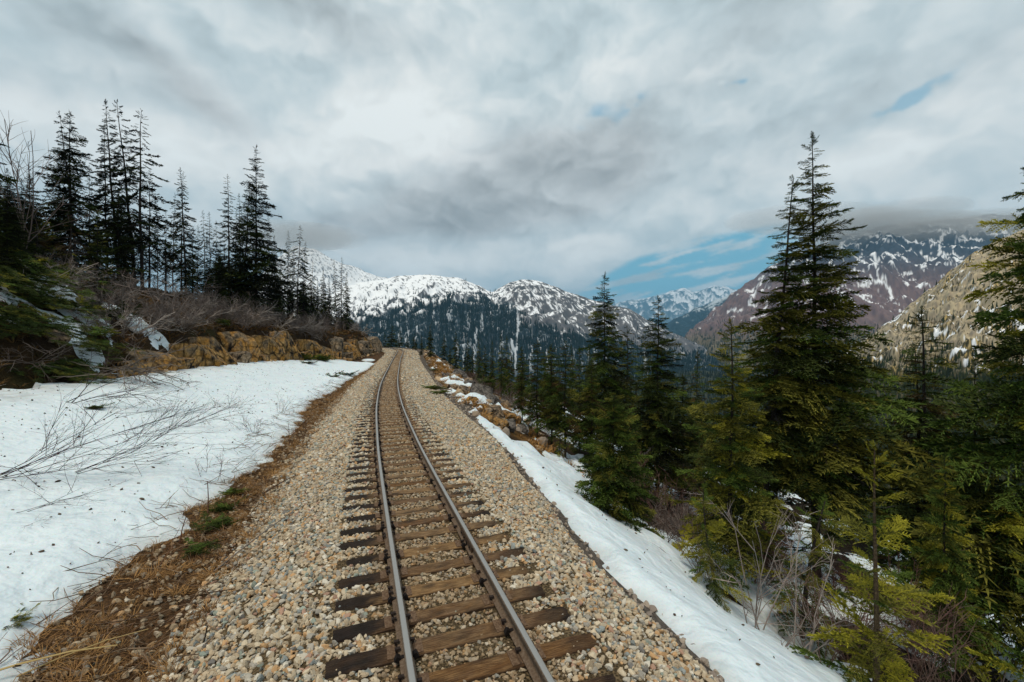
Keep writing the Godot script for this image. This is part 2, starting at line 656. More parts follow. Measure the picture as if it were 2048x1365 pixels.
func line(from: float, to: float, table: Array) -> PackedFloat32Array:   # grid lines whose spacing follows the table
	var out := PackedFloat32Array()
	var x := from
	while x < to:
		out.append(x)
		for row in table:
			if x < row[0]:
				x += row[1]
				break
	out.append(to)
	return out


func build_land() -> void:
	# the mountainside
	var xs := line(-78, 62, [[-40, 1.6], [-26, 0.7], [16, 0.34], [28, 0.8], [99, 1.6]])
	var ds := line(-12, 134, [[26, 0.34], [45, 0.6], [75, 0.9], [199, 1.6]])
	var nu := xs.size()
	var nv := ds.size()
	var v := PackedVector3Array()
	var c := PackedColorArray()
	for d in ds:
		for x in xs:
			var n := near(x, -d)
			var y := land(n, x, -d)
			v.append(Vector3(x, y, -d))
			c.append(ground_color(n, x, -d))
	var g := part("ground", sheet(v, c, nu, nv), mat.dirt)
	tag(g, "brown mountainside of earth and dead leaves that carries the railway", "ground", "", "structure")
	# snow
	snow_sheet("snow_bank", -27.0, 0.6, -3.0, 68.0, 0.24, -1.0, "smooth white snow bank between the track and the orange rock")
	snow_sheet("snow_slope", -14.0, 20.0, -4.0, 58.0, 0.26, 1.0, "white snow on the slope below the right edge of the ballast")
	# the valley and everything beyond
	v = PackedVector3Array()
	c = PackedColorArray()
	var na := 181
	var nr := 64
	for j in nr:
		var r := 26.0 * pow(1.118, j)
		for i in na:
			var az := TAU * i / (na - 1)
			var x := r * sin(az)
			var z := -r * cos(az)
			var y := land(near(x, z), x, z)
			var inside := minf(minf(62.0 - x, x + 78.0), minf(134.0 + z, -z + 12.0))
			y -= 2.2 * smoothstep(-2.0, 8.0, inside) + 0.12
			y += soft.get_noise_2d(x * 0.004, z * 0.004) * 14.0 * smoothstep(200.0, 600.0, r)
			v.append(Vector3(x, y, z))
			var k := 0.5 + 0.5 * soft.get_noise_2d(x * 0.03, z * 0.03)
			c.append(Color(0.03, 0.034, 0.02).lerp(Color(0.075, 0.06, 0.035), k))
	g = part("valley_floor", sheet(v, c, na, nr), mat.far)
	tag(g, "deep dark forested valley below the railway", "valley", "", "structure")


func ground_color(n: Vector3, x: float, z: float) -> Color:
	var k := 0.5 + 0.5 * soft.get_noise_2d(x * 0.6, z * 0.6)
	var k2 := 0.5 + 0.5 * soft.get_noise_2d(x * 0.25 + 9, z * 0.25)
	var c := Color(0.05, 0.034, 0.02).lerp(Color(0.125, 0.08, 0.04), k)
	if n.x < 0:
		var a := -n.x
		c = c.lerp(Color(0.22, 0.118, 0.052).lerp(Color(0.085, 0.05, 0.03), k), smoothstep(2.0, 2.6, a) * (1.0 - smoothstep(5.0, 6.0, a)))
		if a > steps(n.y, TOE):
			c = Color(0.045, 0.03, 0.02).lerp(Color(0.13, 0.075, 0.032), k * k2 * 1.6)
			c = c.lerp(Color(0.05, 0.055, 0.018), smoothstep(0.6, 0.75, k2) * 0.7)
		return c
	var b := n.x - steps(n.y, EDGE)
	var sh := steps(n.y, SHELF)
	c = c.lerp(Color(0.15, 0.125, 0.105).lerp(Color(0.24, 0.20, 0.165), k), smoothstep(-0.4, 0.0, b) * (1.0 - smoothstep(0.7, 1.4, b)))
	if sh > 0.3:
		c = c.lerp(Color(0.40, 0.21, 0.06).lerp(Color(0.22, 0.13, 0.06), k), smoothstep(0.28, 0.5, k2 + 0.05) * smoothstep(0.9, 1.5, b) * (1.0 - smoothstep(sh + 2.5, sh + 4.0, b)))
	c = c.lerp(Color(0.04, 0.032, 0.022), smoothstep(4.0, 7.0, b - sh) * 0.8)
	return c


func snow_sheet(called: String, x0: float, x1: float, d0: float, d1: float, step: float, side: float, label: String) -> void:
	var nu := int((x1 - x0) / step) + 1
	var nv := int((d1 - d0) / step) + 1
	var v := PackedVector3Array()
	var c := PackedColorArray()
	var keep := PackedByteArray()
	for j in nv:
		for i in nu:
			var x := x0 + i * step
			var z := -(d0 + j * step)
			var n := near(x, z)
			var th := snow_on(n, x, z)
			if n.x * side < 1.6:
				th = -0.4
			v.append(Vector3(x, land(n, x, z) + maxf(th, -0.5), z))
			keep.append(1 if th > -0.16 else 0)
			var dirty := smoothstep(0.16, 0.0, th) * (0.45 + 0.5 * fine.get_noise_2d(x * 1.7, z * 1.7))
			var inward: float = steps(n.y, TOE) + n.x
			if side < 0 and inward < 0.2:
				dirty = 0.0
			elif side < 0:
				dirty += smoothstep(2.5, 0.5, inward + 1.5 * soft.get_noise_2d(x * 0.4, z * 0.4)) * (0.25 + 0.45 * fine.get_noise_2d(x * 3.0, z * 1.2))
			c.append(Color(0.67, 0.735, 0.77).lerp(Color(0.33, 0.30, 0.26), clampf(dirty, 0.0, 0.75)))
	# keep only cells touching visible snow, but let their hidden corners stay under the ground
	tag(part(called, sheet(v, c, nu, nv, keep), mat.snow), label, "snow", "", "structure")


# ------------------------------------------------------------------ mountains
func ridge_at(table: Array, u: float) -> float:
	for k in table.size() - 1:
		if u < table[k + 1][0]:
			var f := clampf((u - table[k][0]) / (table[k + 1][0] - table[k][0]), 0.0, 1.0)
			return lerpf(table[k][1], table[k + 1][1], f * f * (3 - 2 * f) * 0.5 + f * 0.5)
	return table[-1][1]


# A mountain as a sheet that climbs from its foot (depth df, height yf) to its crest (depth dr) and falls away behind. The crest is given by slopes seen from the railway.
func mountain(called: String, label: String, crest: Array, df: float, yf: float, dr: float, curve: float, nu: int, nv: int, amp: float, freq: float, kind: String, category := "mountain") -> Array:
	var v := PackedVector3Array()
	var c := PackedColorArray()
	var u0: float = crest[0][0]
	var u1: float = crest[-1][0]
	var back := 10
	var rows := nv + back
	var woods: Array[Vector4] = []
	for j in rows:
		var w := float(j) / (nv - 1) if j < nv else 1.0 + (j - nv + 1) * 0.06
		for i in nu:
			var u := lerpf(u0, u1, float(i) / (nu - 1))
			var d := lerpf(df, dr, w)
			var wob := soft.get_noise_2d(u * 9.0, w * 3.0 + freq * 100.0)
			var x := u * d
			var yr := EYE + ridge_at(crest, u) * dr
			var y := 0.0
			if w <= 1.0:
				y = lerpf(yf, yr, pow(w, curve))
			else:
				y = yr - (w - 1.0) * (yr - yf) * 1.6
			var rg := ridged.get_noise_2d(x * freq, d * freq * 0.8 + wob * 0.2)
			var sm := soft.get_noise_2d(x * freq * 3.1, d * freq * 3.1)
			var fi := fine.get_noise_2d(x * freq * 11.0, d * freq * 11.0)
			y += amp * (rg * 0.8 + 0.12 * fi) * minf(w * 3.0, 1.0) * clampf((1.04 - w) * 4.0, 0.10, 1.0)
			y += amp * 0.35 * sm * minf(w * 3.0, 1.0) * clampf((1.05 - w) * 6.0, 0.12, 1.0)
			v.append(Vector3(x, y, -d))
			var e := (y - EYE) / d
			c.append(mountain_color(kind, u, w, e, rg, sm, fi, x, d))
	var o := part(called, sheet(v, c, nu, rows), mat.far)
	tag(o, label, category, "", "structure")
	return [v, c, nu, nv]


const TREELINE := [[-0.50, 0.03], [-0.36, 0.056], [-0.27, 0.078], [-0.17, 0.100], [-0.06, 0.104], [-0.015, 0.084], [0.05, 0.042], [0.16, 0.012], [0.4, -0.03]]


func mountain_color(kind: String, u: float, w: float, e: float, rg: float, sm: float, fi: float, x: float, d: float) -> Color:
	var snow := Color(0.80, 0.82, 0.85)
	var sp := fine.get_noise_2d(x * 0.020 + d * 0.006, d * 0.013) if kind == "snowy" else fine.get_noise_2d(x * 0.035, d * 0.022)
	var sp2 := fine.get_noise_2d(x * 0.07 + d * 0.02, d * 0.045) if kind == "snowy" else fine.get_noise_2d(x * 0.11, d * 0.07)
	match kind:
		"snowy":
			var rock := Color(0.06, 0.068, 0.08).lerp(Color(0.15, 0.145, 0.15), 0.5 + 0.5 * sp)
			var line_ := steps(u, TREELINE)
			var up := e - line_ + 0.026 * sm + 0.012 * sp
			var right := smoothstep(-0.04, 0.05, u)
			var cover := lerpf(lerpf(0.0, 0.42, smoothstep(0.0, 0.035, up)) - 0.35 * smoothstep(-0.17, -0.06, u) * smoothstep(0.02, 0.05, up), lerpf(-0.16, 0.10, smoothstep(0.0, 0.075, up)) - 0.22 * smoothstep(0.06, 0.30, u), right)
			var s := smoothstep(-0.14, 0.14, cover - 0.03 - 0.10 * right + sp * 0.62 + sp2 * 0.5 - 0.25 * rg)
			var high := rock.lerp(snow, s)
			var gully := smoothstep(0.28, 0.5, fine.get_noise_2d(u * 70.0 + 0.6 * sm, w * 2.2)) * smoothstep(-0.14, 0.0, e)
			var floor_ := Color(0.018, 0.030, 0.036).lerp(Color(0.40, 0.44, 0.48), clampf(gully * 0.9 + 0.35 * smoothstep(0.25, 0.5, sp2 + 0.3 * sp), 0.0, 1.0))
			for g in [[0.012, 0.0032], [-0.106, 0.0022]]:
				var off: float = absf(u - g[0] - 0.006 * sm - 0.003 * sp2 - (e - 0.02) * 0.05)
				floor_ = floor_.lerp(Color(0.42, 0.46, 0.50), (1.0 - smoothstep(g[1] * 0.4, g[1], off)) * smoothstep(-0.10, -0.02, e) * (1.0 - smoothstep(0.05, 0.10, e)))
			return floor_.lerp(high, smoothstep(-0.012, 0.012, up))
		"white":
			var s := smoothstep(0.40, 0.25, sp * 0.8 + sp2 * 0.5 + 0.2 * rg)
			return Color(0.13, 0.14, 0.16).lerp(snow, s)
		"peaks":
			var s := smoothstep(0.25, -0.25, sm + 0.6 * fi - (e - 0.095) * 9.0)
			return Color(0.06, 0.09, 0.11).lerp(snow, s)
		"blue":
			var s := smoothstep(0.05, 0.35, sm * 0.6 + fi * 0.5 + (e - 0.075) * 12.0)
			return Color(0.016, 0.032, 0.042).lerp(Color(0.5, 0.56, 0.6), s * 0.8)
		"purple":
			var rock := Color(0.10, 0.068, 0.076).lerp(Color(0.20, 0.135, 0.122), 0.5 + 0.6 * sp)
			rock = rock.lerp(Color(0.05, 0.06, 0.08), smoothstep(0.12, 0.22, e))
			rock = rock.lerp(Color(0.16, 0.135, 0.075).lerp(Color(0.06, 0.07, 0.035), 0.5 + 0.7 * sp2), smoothstep(0.05, -0.01, e + 0.02 * sm) * 0.75)
			var veins := ridged.get_noise_2d(x * 0.0036 + 0.25 * sm, d * 0.0034)
			var s := smoothstep(0.56, 0.70, veins + 0.26 * sp2 + 0.16 * sp - 0.45 * smoothstep(0.10, 0.0, e) + 0.06 * smoothstep(0.1, 0.2, e))
			return rock.lerp(snow, s)
		"granite":
			var n1 := soft.get_noise_2d(x * 0.018, d * 0.018)
			var n2 := fine.get_noise_2d(x * 0.10, d * 0.10)
			var n3 := fine.get_noise_2d(x * 0.35, d * 0.35)
			var rock := Color(0.25, 0.21, 0.16).lerp(Color(0.47, 0.39, 0.25), clampf(0.5 + 0.7 * n2 + 0.35 * n3, 0.0, 1.0))
			rock = rock.lerp(Color(0.44, 0.31, 0.10), smoothstep(0.05, 0.4, n1 + 0.4 * n2) * 0.8)
			rock = rock.lerp(Color(0.045, 0.042, 0.022), smoothstep(0.12, 0.3, n3 * 0.8 + n1 * 0.6 + 0.12 - e * 0.9))
			rock = rock.lerp(snow, smoothstep(0.36, 0.44, n2 * 0.75 + 0.5 * n1 + 0.2 * rg - absf(e - 0.07) * 1.4))
			return rock.lerp(Color(0.03, 0.034, 0.018), smoothstep(-0.03, -0.09, e + 0.05 * n1) * 0.85)
	# dark woods
	return Color(0.016, 0.026, 0.026).lerp(Color(0.045, 0.05, 0.035), 0.5 + 0.7 * sp)


func far_cone() -> ArrayMesh:
	var v := PackedVector3Array()
	var c := PackedColorArray()
	for tier in [[0.0, 0.55, 0.17], [0.28, 0.8, 0.12], [0.55, 1.0, 0.075]]:
		for s in 5:
			var a: float = TAU * s / 5 + tier[0] * 3
			var b: float = TAU * (s + 1) / 5 + tier[0] * 3
			v.append_array(PackedVector3Array([Vector3(cos(a) * tier[2], tier[0], sin(a) * tier[2]), Vector3(cos(b) * tier[2], tier[0], sin(b) * tier[2]), Vector3(0, tier[1], 0)]))
			for k in 3:
				c.append(Color.WHITE)
	return solid(v, c)


# Trees too far and too many to count, standing on a mountain's sheet where accept says so.
func far_woods(called: String, label: String, m: Array, count: int, h0: float, h1: float, accept: Callable, lo: Color, hi: Color) -> void:
	var where: Array[Transform3D] = []
	var tint := PackedColorArray()
	var v: PackedVector3Array = m[0]
	var nu: int = m[2]
	var nv: int = m[3]
	var tries := 0
	while where.size() < count and tries < count * 8:
		tries += 1
		var i := rng.randi_range(0, nu - 2)
		var j := rng.randi_range(0, nv - 2)
		var a := v[j * nu + i]
		var p := a + (v[j * nu + i + 1] - a) * rng.randf() + (v[(j + 1) * nu + i] - a) * rng.randf()
		if not accept.call(p, (p.y - EYE) / -p.z, p.x / -p.z):
			continue
		var h := rng.randf_range(h0, h1)
		where.append(Transform3D(Basis(Vector3.UP, rng.randf() * TAU).scaled(Vector3(h, h, h)), p - Vector3(0, h * 0.05, 0)))
		tint.append(lo.lerp(hi, rng.randf()))
	tag(scatter(called, far_cone(), mat.far, where, tint), label, "forest")


func build_mountains() -> void:
	var m := mountain("mountain", "snow covered twin domed mountain with dark forest on its lower half", [
		[-0.5762, 0.03274], [-0.4571, 0.09345], [-0.3976, 0.1292], [-0.3381, 0.1423], [-0.2667, 0.153], [-0.1952, 0.1565], [-0.1298, 0.1494], [-0.08214, 0.1339], [-0.04643, 0.1161], [-0.02857, 0.1256], [-0.004762, 0.1387], [0.025, 0.1482], [0.06071, 0.1458], [0.09643, 0.1315], [0.1381, 0.1149], [0.1976, 0.09583], [0.269, 0.07917], [0.3286, 0.04821], [0.3881, 0.01726], [0.4476, -0.01131], [0.5012, -0.03988], [0.5667, -0.0744]
	], 1300.0, -185.0, 2700.0, 0.95, 620, 190, 55.0, 0.0022, "snowy")
	far_woods("forest", "dark blue green conifer forest on the lower twin domed mountain", m, 26000, 7.0, 25.0, func(p, e, u):
		var line_ := steps(u, TREELINE)
		var k: float = fine.get_noise_2d(u * 70.0, -p.z * 0.0016)
		return rng.randf() < (smoothstep(0.012, -0.012, e - line_ + 0.02 * soft.get_noise_2d(u * 30.0, e * 40.0)) + 0.05 * smoothstep(0.06, 0.0, e - line_)) * (0.15 + 0.85 * smoothstep(0.40, 0.0, k)) * smoothstep(-0.55, 0.0, soft.get_noise_2d(p.x * 0.006, p.z * 0.006)) and absf(u - 0.012 - (e - 0.02) * 0.05) > 0.003,
		Color(0.008, 0.019, 0.024), Color(0.020, 0.036, 0.036))
	mountain("mountain", "white mountain shoulder fading into cloud behind the left trees", [
		[-0.7667, -0.008929], [-0.6952, 0.0506], [-0.6238, 0.128], [-0.5643, 0.1935], [-0.5167, 0.2268], [-0.475, 0.2185], [-0.3976, 0.1815], [-0.3024, 0.1506], [-0.219, 0.1101]
	], 3200.0, -100.0, 4600.0, 0.8, 200, 90, 90.0, 0.0016, "white")
	mountain("mountain", "distant pale blue snowy peaks in the gap of the valley", [
		[0.1619, 0.0744], [0.2571, 0.09226], [0.2929, 0.09821], [0.3167, 0.1006], [0.3524, 0.1077], [0.3821, 0.1196], [0.4119, 0.1256], [0.4298, 0.1161], [0.4476, 0.1196], [0.4655, 0.1268], [0.4833, 0.1327], [0.4952, 0.1256], [0.5071, 0.1304], [0.531, 0.122], [0.5667, 0.1161], [0.6619, 0.09821]
	], 13000.0, -170.0, 19000.0, 1.0, 260, 80, 380.0, 0.0006, "peaks")
	mountain("mountain", "dark blue forested ridge before the distant peaks", [
		[0.269, -0.04464], [0.3048, -0.008929], [0.3345, 0.01726], [0.3643, 0.03869], [0.4024, 0.05774], [0.4476, 0.08155], [0.4952, 0.09821], [0.531, 0.1161], [0.5667, 0.1339], [0.6857, 0.1458]
	], 4500.0, -170.0, 7200.0, 1.0, 160, 80, 150.0, 0.0012, "blue")
	m = mountain("mountain", "purple brown mountain with veins of snow and cloud on its top", [
		[0.3524, -0.04702], [0.406, -0.008929], [0.4476, 0.03274], [0.4952, 0.08036], [0.531, 0.1125], [0.5667, 0.1399], [0.6262, 0.1815], [0.6857, 0.2113], [0.8048, 0.2554], [0.9238, 0.2768], [1.043, 0.2887], [1.162, 0.3006], [1.34, 0.3006], [1.519, 0.2768]
	], 1900.0, -180.0, 4300.0, 1.0, 420, 210, 150.0, 0.0014, "purple")
	far_woods("forest", "thin dark woods on the lower flank of the purple brown mountain", m, 9000, 14.0, 26.0, func(p, e, u):
		var k := soft.get_noise_2d(p.x * 0.004, p.z * 0.004)
		return rng.randf() < smoothstep(0.06, -0.02, e + 0.06 * k) * (0.25 + 0.75 * smoothstep(-0.1, 0.3, k)),
		Color(0.020, 0.026, 0.016), Color(0.055, 0.055, 0.03))
	m = mountain("hill", "low dark wooded foothill on the valley floor", [
		[-0.02857, -0.128], [0.15, -0.1018], [0.3286, -0.08512], [0.4476, -0.07083], [0.5667, -0.08036], [0.6857, -0.1101], [0.9238, -0.1399]
	], 420.0, -175.0, 1050.0, 0.8, 120, 60, 14.0, 0.006, "woods", "hill")
	far_woods("forest", "dark conifers on the valley foothill", m, 7000, 8.0, 15.0, func(p, e, u): return true, Color(0.012, 0.02, 0.02), Color(0.03, 0.042, 0.03))
	m = mountain("hill", "bare yellowish granite hill with snow patches at right", [
		[0.6381, -0.1756], [0.7095, -0.1161], [0.7571, -0.0744], [0.8048, -0.02321], [0.8524, 0.01012], [0.9, 0.04464], [0.9595, 0.09226], [0.9976, 0.1244], [1.043, 0.1637], [1.102, 0.2077], [1.162, 0.2411], [1.219, 0.2613], [1.34, 0.3006], [1.519, 0.3125]
	], 250.0, -120.0, 720.0, 0.92, 420, 240, 26.0, 0.0085, "granite", "hill")
	far_woods("forest", "grey green conifers at the foot of the granite hill", m, 6500, 5.0, 11.0, func(p, e, u):
		var k := soft.get_noise_2d(p.x * 0.018, -p.z * 0.018)
		return rng.randf() < smoothstep(-0.02, -0.10, e + 0.06 * k) * 0.95 + 0.03 * smoothstep(0.25, 0.1, e) * smoothstep(0.0, 0.3, k),
		Color(0.014, 0.020, 0.010), Color(0.045, 0.055, 0.022))
	# cloud lying on the right mountain's top and on the left shoulder
	for b in [
		[Vector3(2635, 1076, -3726), Vector3(1463.8535382972864, 181.07408484659786, 848.464590957451), 0.001, "grey cloud bank lying on the purple mountain's top"],
		[Vector3(3362, 934, -4035), Vector3(1267.3070102179174, 228.90721604795857, 996.9896163335065), 0.001, "grey cloud bank lying on the purple mountain's top"],
		[Vector3(2996, 1033, -3704), Vector3(1087.3463675917642, 172.5988698091435, 860.0604766019187), 0.001, "grey cloud bank lying on the purple mountain's top"],
		[Vector3(3419, 1102, -3877), Vector3(990.98474182464, 203.58637178414864, 1294.9614382426407), 0.001, "grey cloud bank lying on the purple mountain's top"],
		[Vector3(3494, 1019, -3876), Vector3(1428.6745372894661, 213.99701632912826, 1114.7803429635833), 0.001, "grey cloud bank lying on the purple mountain's top"],
		[Vector3(4170, 1111, -4191), Vector3(1365.229235937552, 188.47793727273603, 738.6240983294658), 0.001, "grey cloud bank lying on the purple mountain's top"],
		[Vector3(4106, 952.1, -3766), Vector3(1656.8354598302396, 245.26503212239007, 1137.3648759023831), 0.001, "grey cloud bank lying on the purple mountain's top"],
		[Vector3(4391, 916.9, -3864), Vector3(1602.4612034924028, 187.54684523179358, 1158.5771796165936), 0.001, "grey cloud bank lying on the purple mountain's top"],
		[Vector3(4536, 1091, -4071), Vector3(1659.9997856849818, 279.6540855936866, 1002.1728424310045), 0.001, "grey cloud bank lying on the purple mountain's top"],
		[Vector3(4665, 900.4, -3967), Vector3(1307.8326562467587, 179.28470816504856, 1241.9323780688137), 0.001, "grey cloud bank lying on the purple mountain's top"],
		[Vector3(4757, 1017, -3782), Vector3(1095.1090270751965, 171.54910309941968, 905.9387663891523), 0.001, "grey cloud bank lying on the purple mountain's top"],
		[Vector3(4990, 960.5, -3876), Vector3(1567.452965410923, 285.890803070363, 805.1505937759908), 0.001, "grey cloud bank lying on the purple mountain's top"],
		[Vector3(-2651, 1093, -4382), Vector3(1484.90731727615, 232.28932139047862, 800), 0.0005, "pale cloud on the white mountain behind the left trees"],
		[Vector3(-2189, 1009, -4057), Vector3(1358.5788997133943, 254.69054798650347, 800), 0.0005, "pale cloud on the white mountain behind the left trees"],
		[Vector3(-2168, 1034, -4166), Vector3(1146.0605870067952, 271.3685386266171, 800), 0.0005, "pale cloud on the white mountain behind the left trees"],
		[Vector3(-1934, 1041, -4194), Vector3(957.0670323105146, 213.64093978787997, 800), 0.0005, "pale cloud on the white mountain behind the left trees"],
	]:
		var fog := FogVolume.new()
		fog.shape = RenderingServer.FOG_VOLUME_SHAPE_ELLIPSOID
		fog.size = b[1]
		var fm := FogMaterial.new()
		fm.density = b[2]
		fm.albedo = Color(0.97, 0.97, 0.97)
		fog.material = fm
		fog.name = "cloud"
		fog.position = b[0]
		add_child(fog, true)
		number(fog, "cloud")
		tag(fog, b[3], "cloud", "", "stuff")


# ------------------------------------------------------------------ ballast, sleepers, rails
var tie_s := PackedFloat32Array()


func bed_y(t: float, d: float, base: float) -> float:
	var te := steps(d, EDGE)
	var a := absf(t)
	var y := base - 0.180 - 0.012 * smoothstep(0.2, 0.5, a) * (1.0 - smoothstep(0.5, 0.8, a))
	if t < 0:
		y -= 0.45 * smoothstep(1.1, 3.0, a)
	else:
		y -= 0.17 * smoothstep(1.15, te, t)
		y -= 0.5 * smoothstep(te - 0.05, te + 0.5, t)
	return y


func build_track() -> void:
	# sleeper positions
	var s := 12.2
	while s < 150.0:
		tie_s.append(s)
		s += rng.randf_range(0.41, 0.48)
	# bed of ballast
	var v := PackedVector3Array()
	var c := PackedColorArray()
	var ts := PackedFloat32Array()
	for i in 49:
		ts.append(lerpf(-2.85, 3.4, i / 48.0))
	var ss := line(2, 152, [[40, 0.2], [80, 0.5], [199, 1.0]])
	for q in ss:
		var p := along(q)
		for t in ts:
			var w := beside(q, t)
			var te := steps(-p.z, EDGE)
			var tt := minf(t, te + 0.32)
			w = beside(q, tt)
			var y := bed_y(tt, -p.z, p.y) + 0.02 * fine.get_noise_2d(w.x * 2.0, w.z * 2.0)
			if t < -2.35:
				y -= 0.25 * smoothstep(2.35, 2.85, -t + 0.4 * fine.get_noise_2d(w.x, w.z))
			v.append(Vector3(w.x, y, w.z))
			var k := 0.5 + 0.5 * fine.get_noise_2d(w.x * 4.0, w.z * 4.0)
			c.append(Color(0.23, 0.16, 0.085).lerp(Color(0.34, 0.25, 0.145), k))
	var bed := part("ballast", sheet(v, c, ts.size(), ss.size()), mat.ballast)
	tag(bed, "bed of pale tan and grey crushed stone under the railway track", "ballast", "", "structure")
	lay_stones(bed)
	# the track
	var track := thing("railway_track", "single narrow gauge railway track of steel rails on weathered wooden sleepers, bending away left", "railway track")
	lay_sleepers(track)
	lay_rails(track)


func pebble(seed_: int, fine_: bool) -> ArrayMesh:
	var g := RandomNumberGenerator.new()
	g.seed = seed_
	var m := SphereMesh.new()
	m.radial_segments = 10 if fine_ else 6
	m.rings = 6 if fine_ else 3
	m.radius = 0.5
	m.height = 1.0
	var a := m.get_mesh_arrays()
	var src: PackedVector3Array = a[Mesh.ARRAY_VERTEX]
	var idx: PackedInt32Array = a[Mesh.ARRAY_INDEX]
	var planes := []
	for k in 8:
		var n := Vector3(g.randfn(), g.randfn() * 1.1, g.randfn()).normalized()
		planes.append([n, g.randf_range(0.42, 0.88)])
	var out := PackedVector3Array()
	for p in src:
		var n := p.normalized()
		var r := 1.25
		for q in planes:
			var k: float = n.dot(q[0])
			if k > 0.05:
				r = minf(r, q[1] / k)
		out.append(n * r * 0.5)
	var v := PackedVector3Array()
	for i in idx:
		v.append(out[i])
	var c := PackedColorArray()
	c.resize(v.size())
	c.fill(Color.WHITE)
	return solid(v, c)


func stone_color(inner: bool) -> Color:
	var r := rng.randf()
	var c: Color
	if r < 0.27: c = Color(0.46, 0.375, 0.255)
	elif r < 0.52: c = Color(0.38, 0.285, 0.175)
	elif r < 0.62: c = Color(0.42, 0.225, 0.075)
	elif r < 0.74: c = Color(0.53, 0.485, 0.40)
	elif r < 0.84: c = Color(0.28, 0.255, 0.215)
	elif r < 0.91: c = Color(0.15, 0.185, 0.19)
	elif r < 0.95: c = Color(0.19, 0.24, 0.20)
	elif r < 0.98: c = Color(0.30, 0.15, 0.09)
	else: c = Color(0.09, 0.085, 0.085)
	c = c.lerp(Color(0.42, 0.385, 0.33), 0.22) * rng.randf_range(0.72, 1.2)
	if inner:
		c = c.lerp(Color(0.23, 0.15, 0.078), rng.randf_range(0.3, 0.75))
	return c


func lay_stones(bed: Node3D) -> void:
	var shapes := []
	var coarse := []
	for k in 4:
		shapes.append(pebble(100 + k * 7, true))
		coarse.append(pebble(200 + k * 5, false))
	var where := []
	var tint := []
	for k in 8:
		var w: Array[Transform3D] = []
		where.append(w)
		tint.append(PackedColorArray())
	var big := []
	# stretches along the track: from, to, stones per square metre, size
	for band in [[15.6, 19.0, 950.0, 0.044], [19.0, 25.0, 860.0, 0.047], [25.0, 42.0, 480.0, 0.061], [42.0, 76.0, 170.0, 0.10], [76.0, 124.0, 62.0, 0.15]]:
		var count: int = int((band[1] - band[0]) * 5.9 * band[2] * 1.12)
		for k in count:
			var s := rng.randf_range(band[0], band[1])
			var t := rng.randf_range(-2.75, 3.2)
			var p := along(s)
			var te := steps(-p.z, EDGE)
			if t > te + 0.22:
				continue
			var a := absf(t)
			var size: float = band[3] * (0.62 + 1.05 * pow(rng.randf(), 1.8))
			var inner := a < 0.72
			if inner:
				size *= 0.72
			var i := tie_s.bsearch(s)
			var gap := 9.0
			if i < tie_s.size():
				gap = minf(gap, tie_s[i] - s)
			if i > 0:
				gap = minf(gap, s - tie_s[i - 1])
			if a < 1.13 and gap < 0.095 + size * 0.3 and (rng.randf() > 0.10 or size > 0.042):
				continue
			if absf(a - GAUGE) < 0.075:
				continue
			if t < -2.2 and rng.randf() < (-t - 2.2) * 1.5:
				continue
			var w := beside(s, t)
			w.y = bed_y(t, -p.z, p.y) + size * rng.randf_range(-0.05, 0.32)
			var b := Basis(Vector3(rng.randfn(), rng.randfn(), rng.randfn()).normalized(), rng.randf() * TAU)
			b = Basis.from_scale(Vector3(size, size * rng.randf_range(0.6, 0.95), size * rng.randf_range(0.7, 1.1))) * b if rng.randf() < 0.5 else b * Basis.from_scale(Vector3(size * rng.randf_range(1.1, 1.6), size * 0.75, size))
			var x := Transform3D(b, w)
			var col := stone_color(inner)
			var kind := rng.randi_range(0, 3)
			if s < 19.0 and size > 0.060 and big.size() < 300 and not inner:
				big.append([x, col, kind])
				continue
			var slot := kind if s < 27 else kind + 4
			where[slot].append(x)
			tint[slot].append(col)
	for k in 8:
		scatter("gravel", shapes[k] if k < 4 else coarse[k - 4], mat.stone, where[k], tint[k], bed)
	var shades := {}
	for b in big:
		var key := "%d" % int(b[1].r * 12) + "%d" % int(b[1].b * 12)
		if not shades.has(key):
			var m: StandardMaterial3D = mat.stone.duplicate()
			m.albedo_color = Color(b[1].r, b[1].g, b[1].b).linear_to_srgb()
			shades[key] = m
		var o := part("stone", shapes[b[2]], shades[key], bed)
		o.transform = b[0]


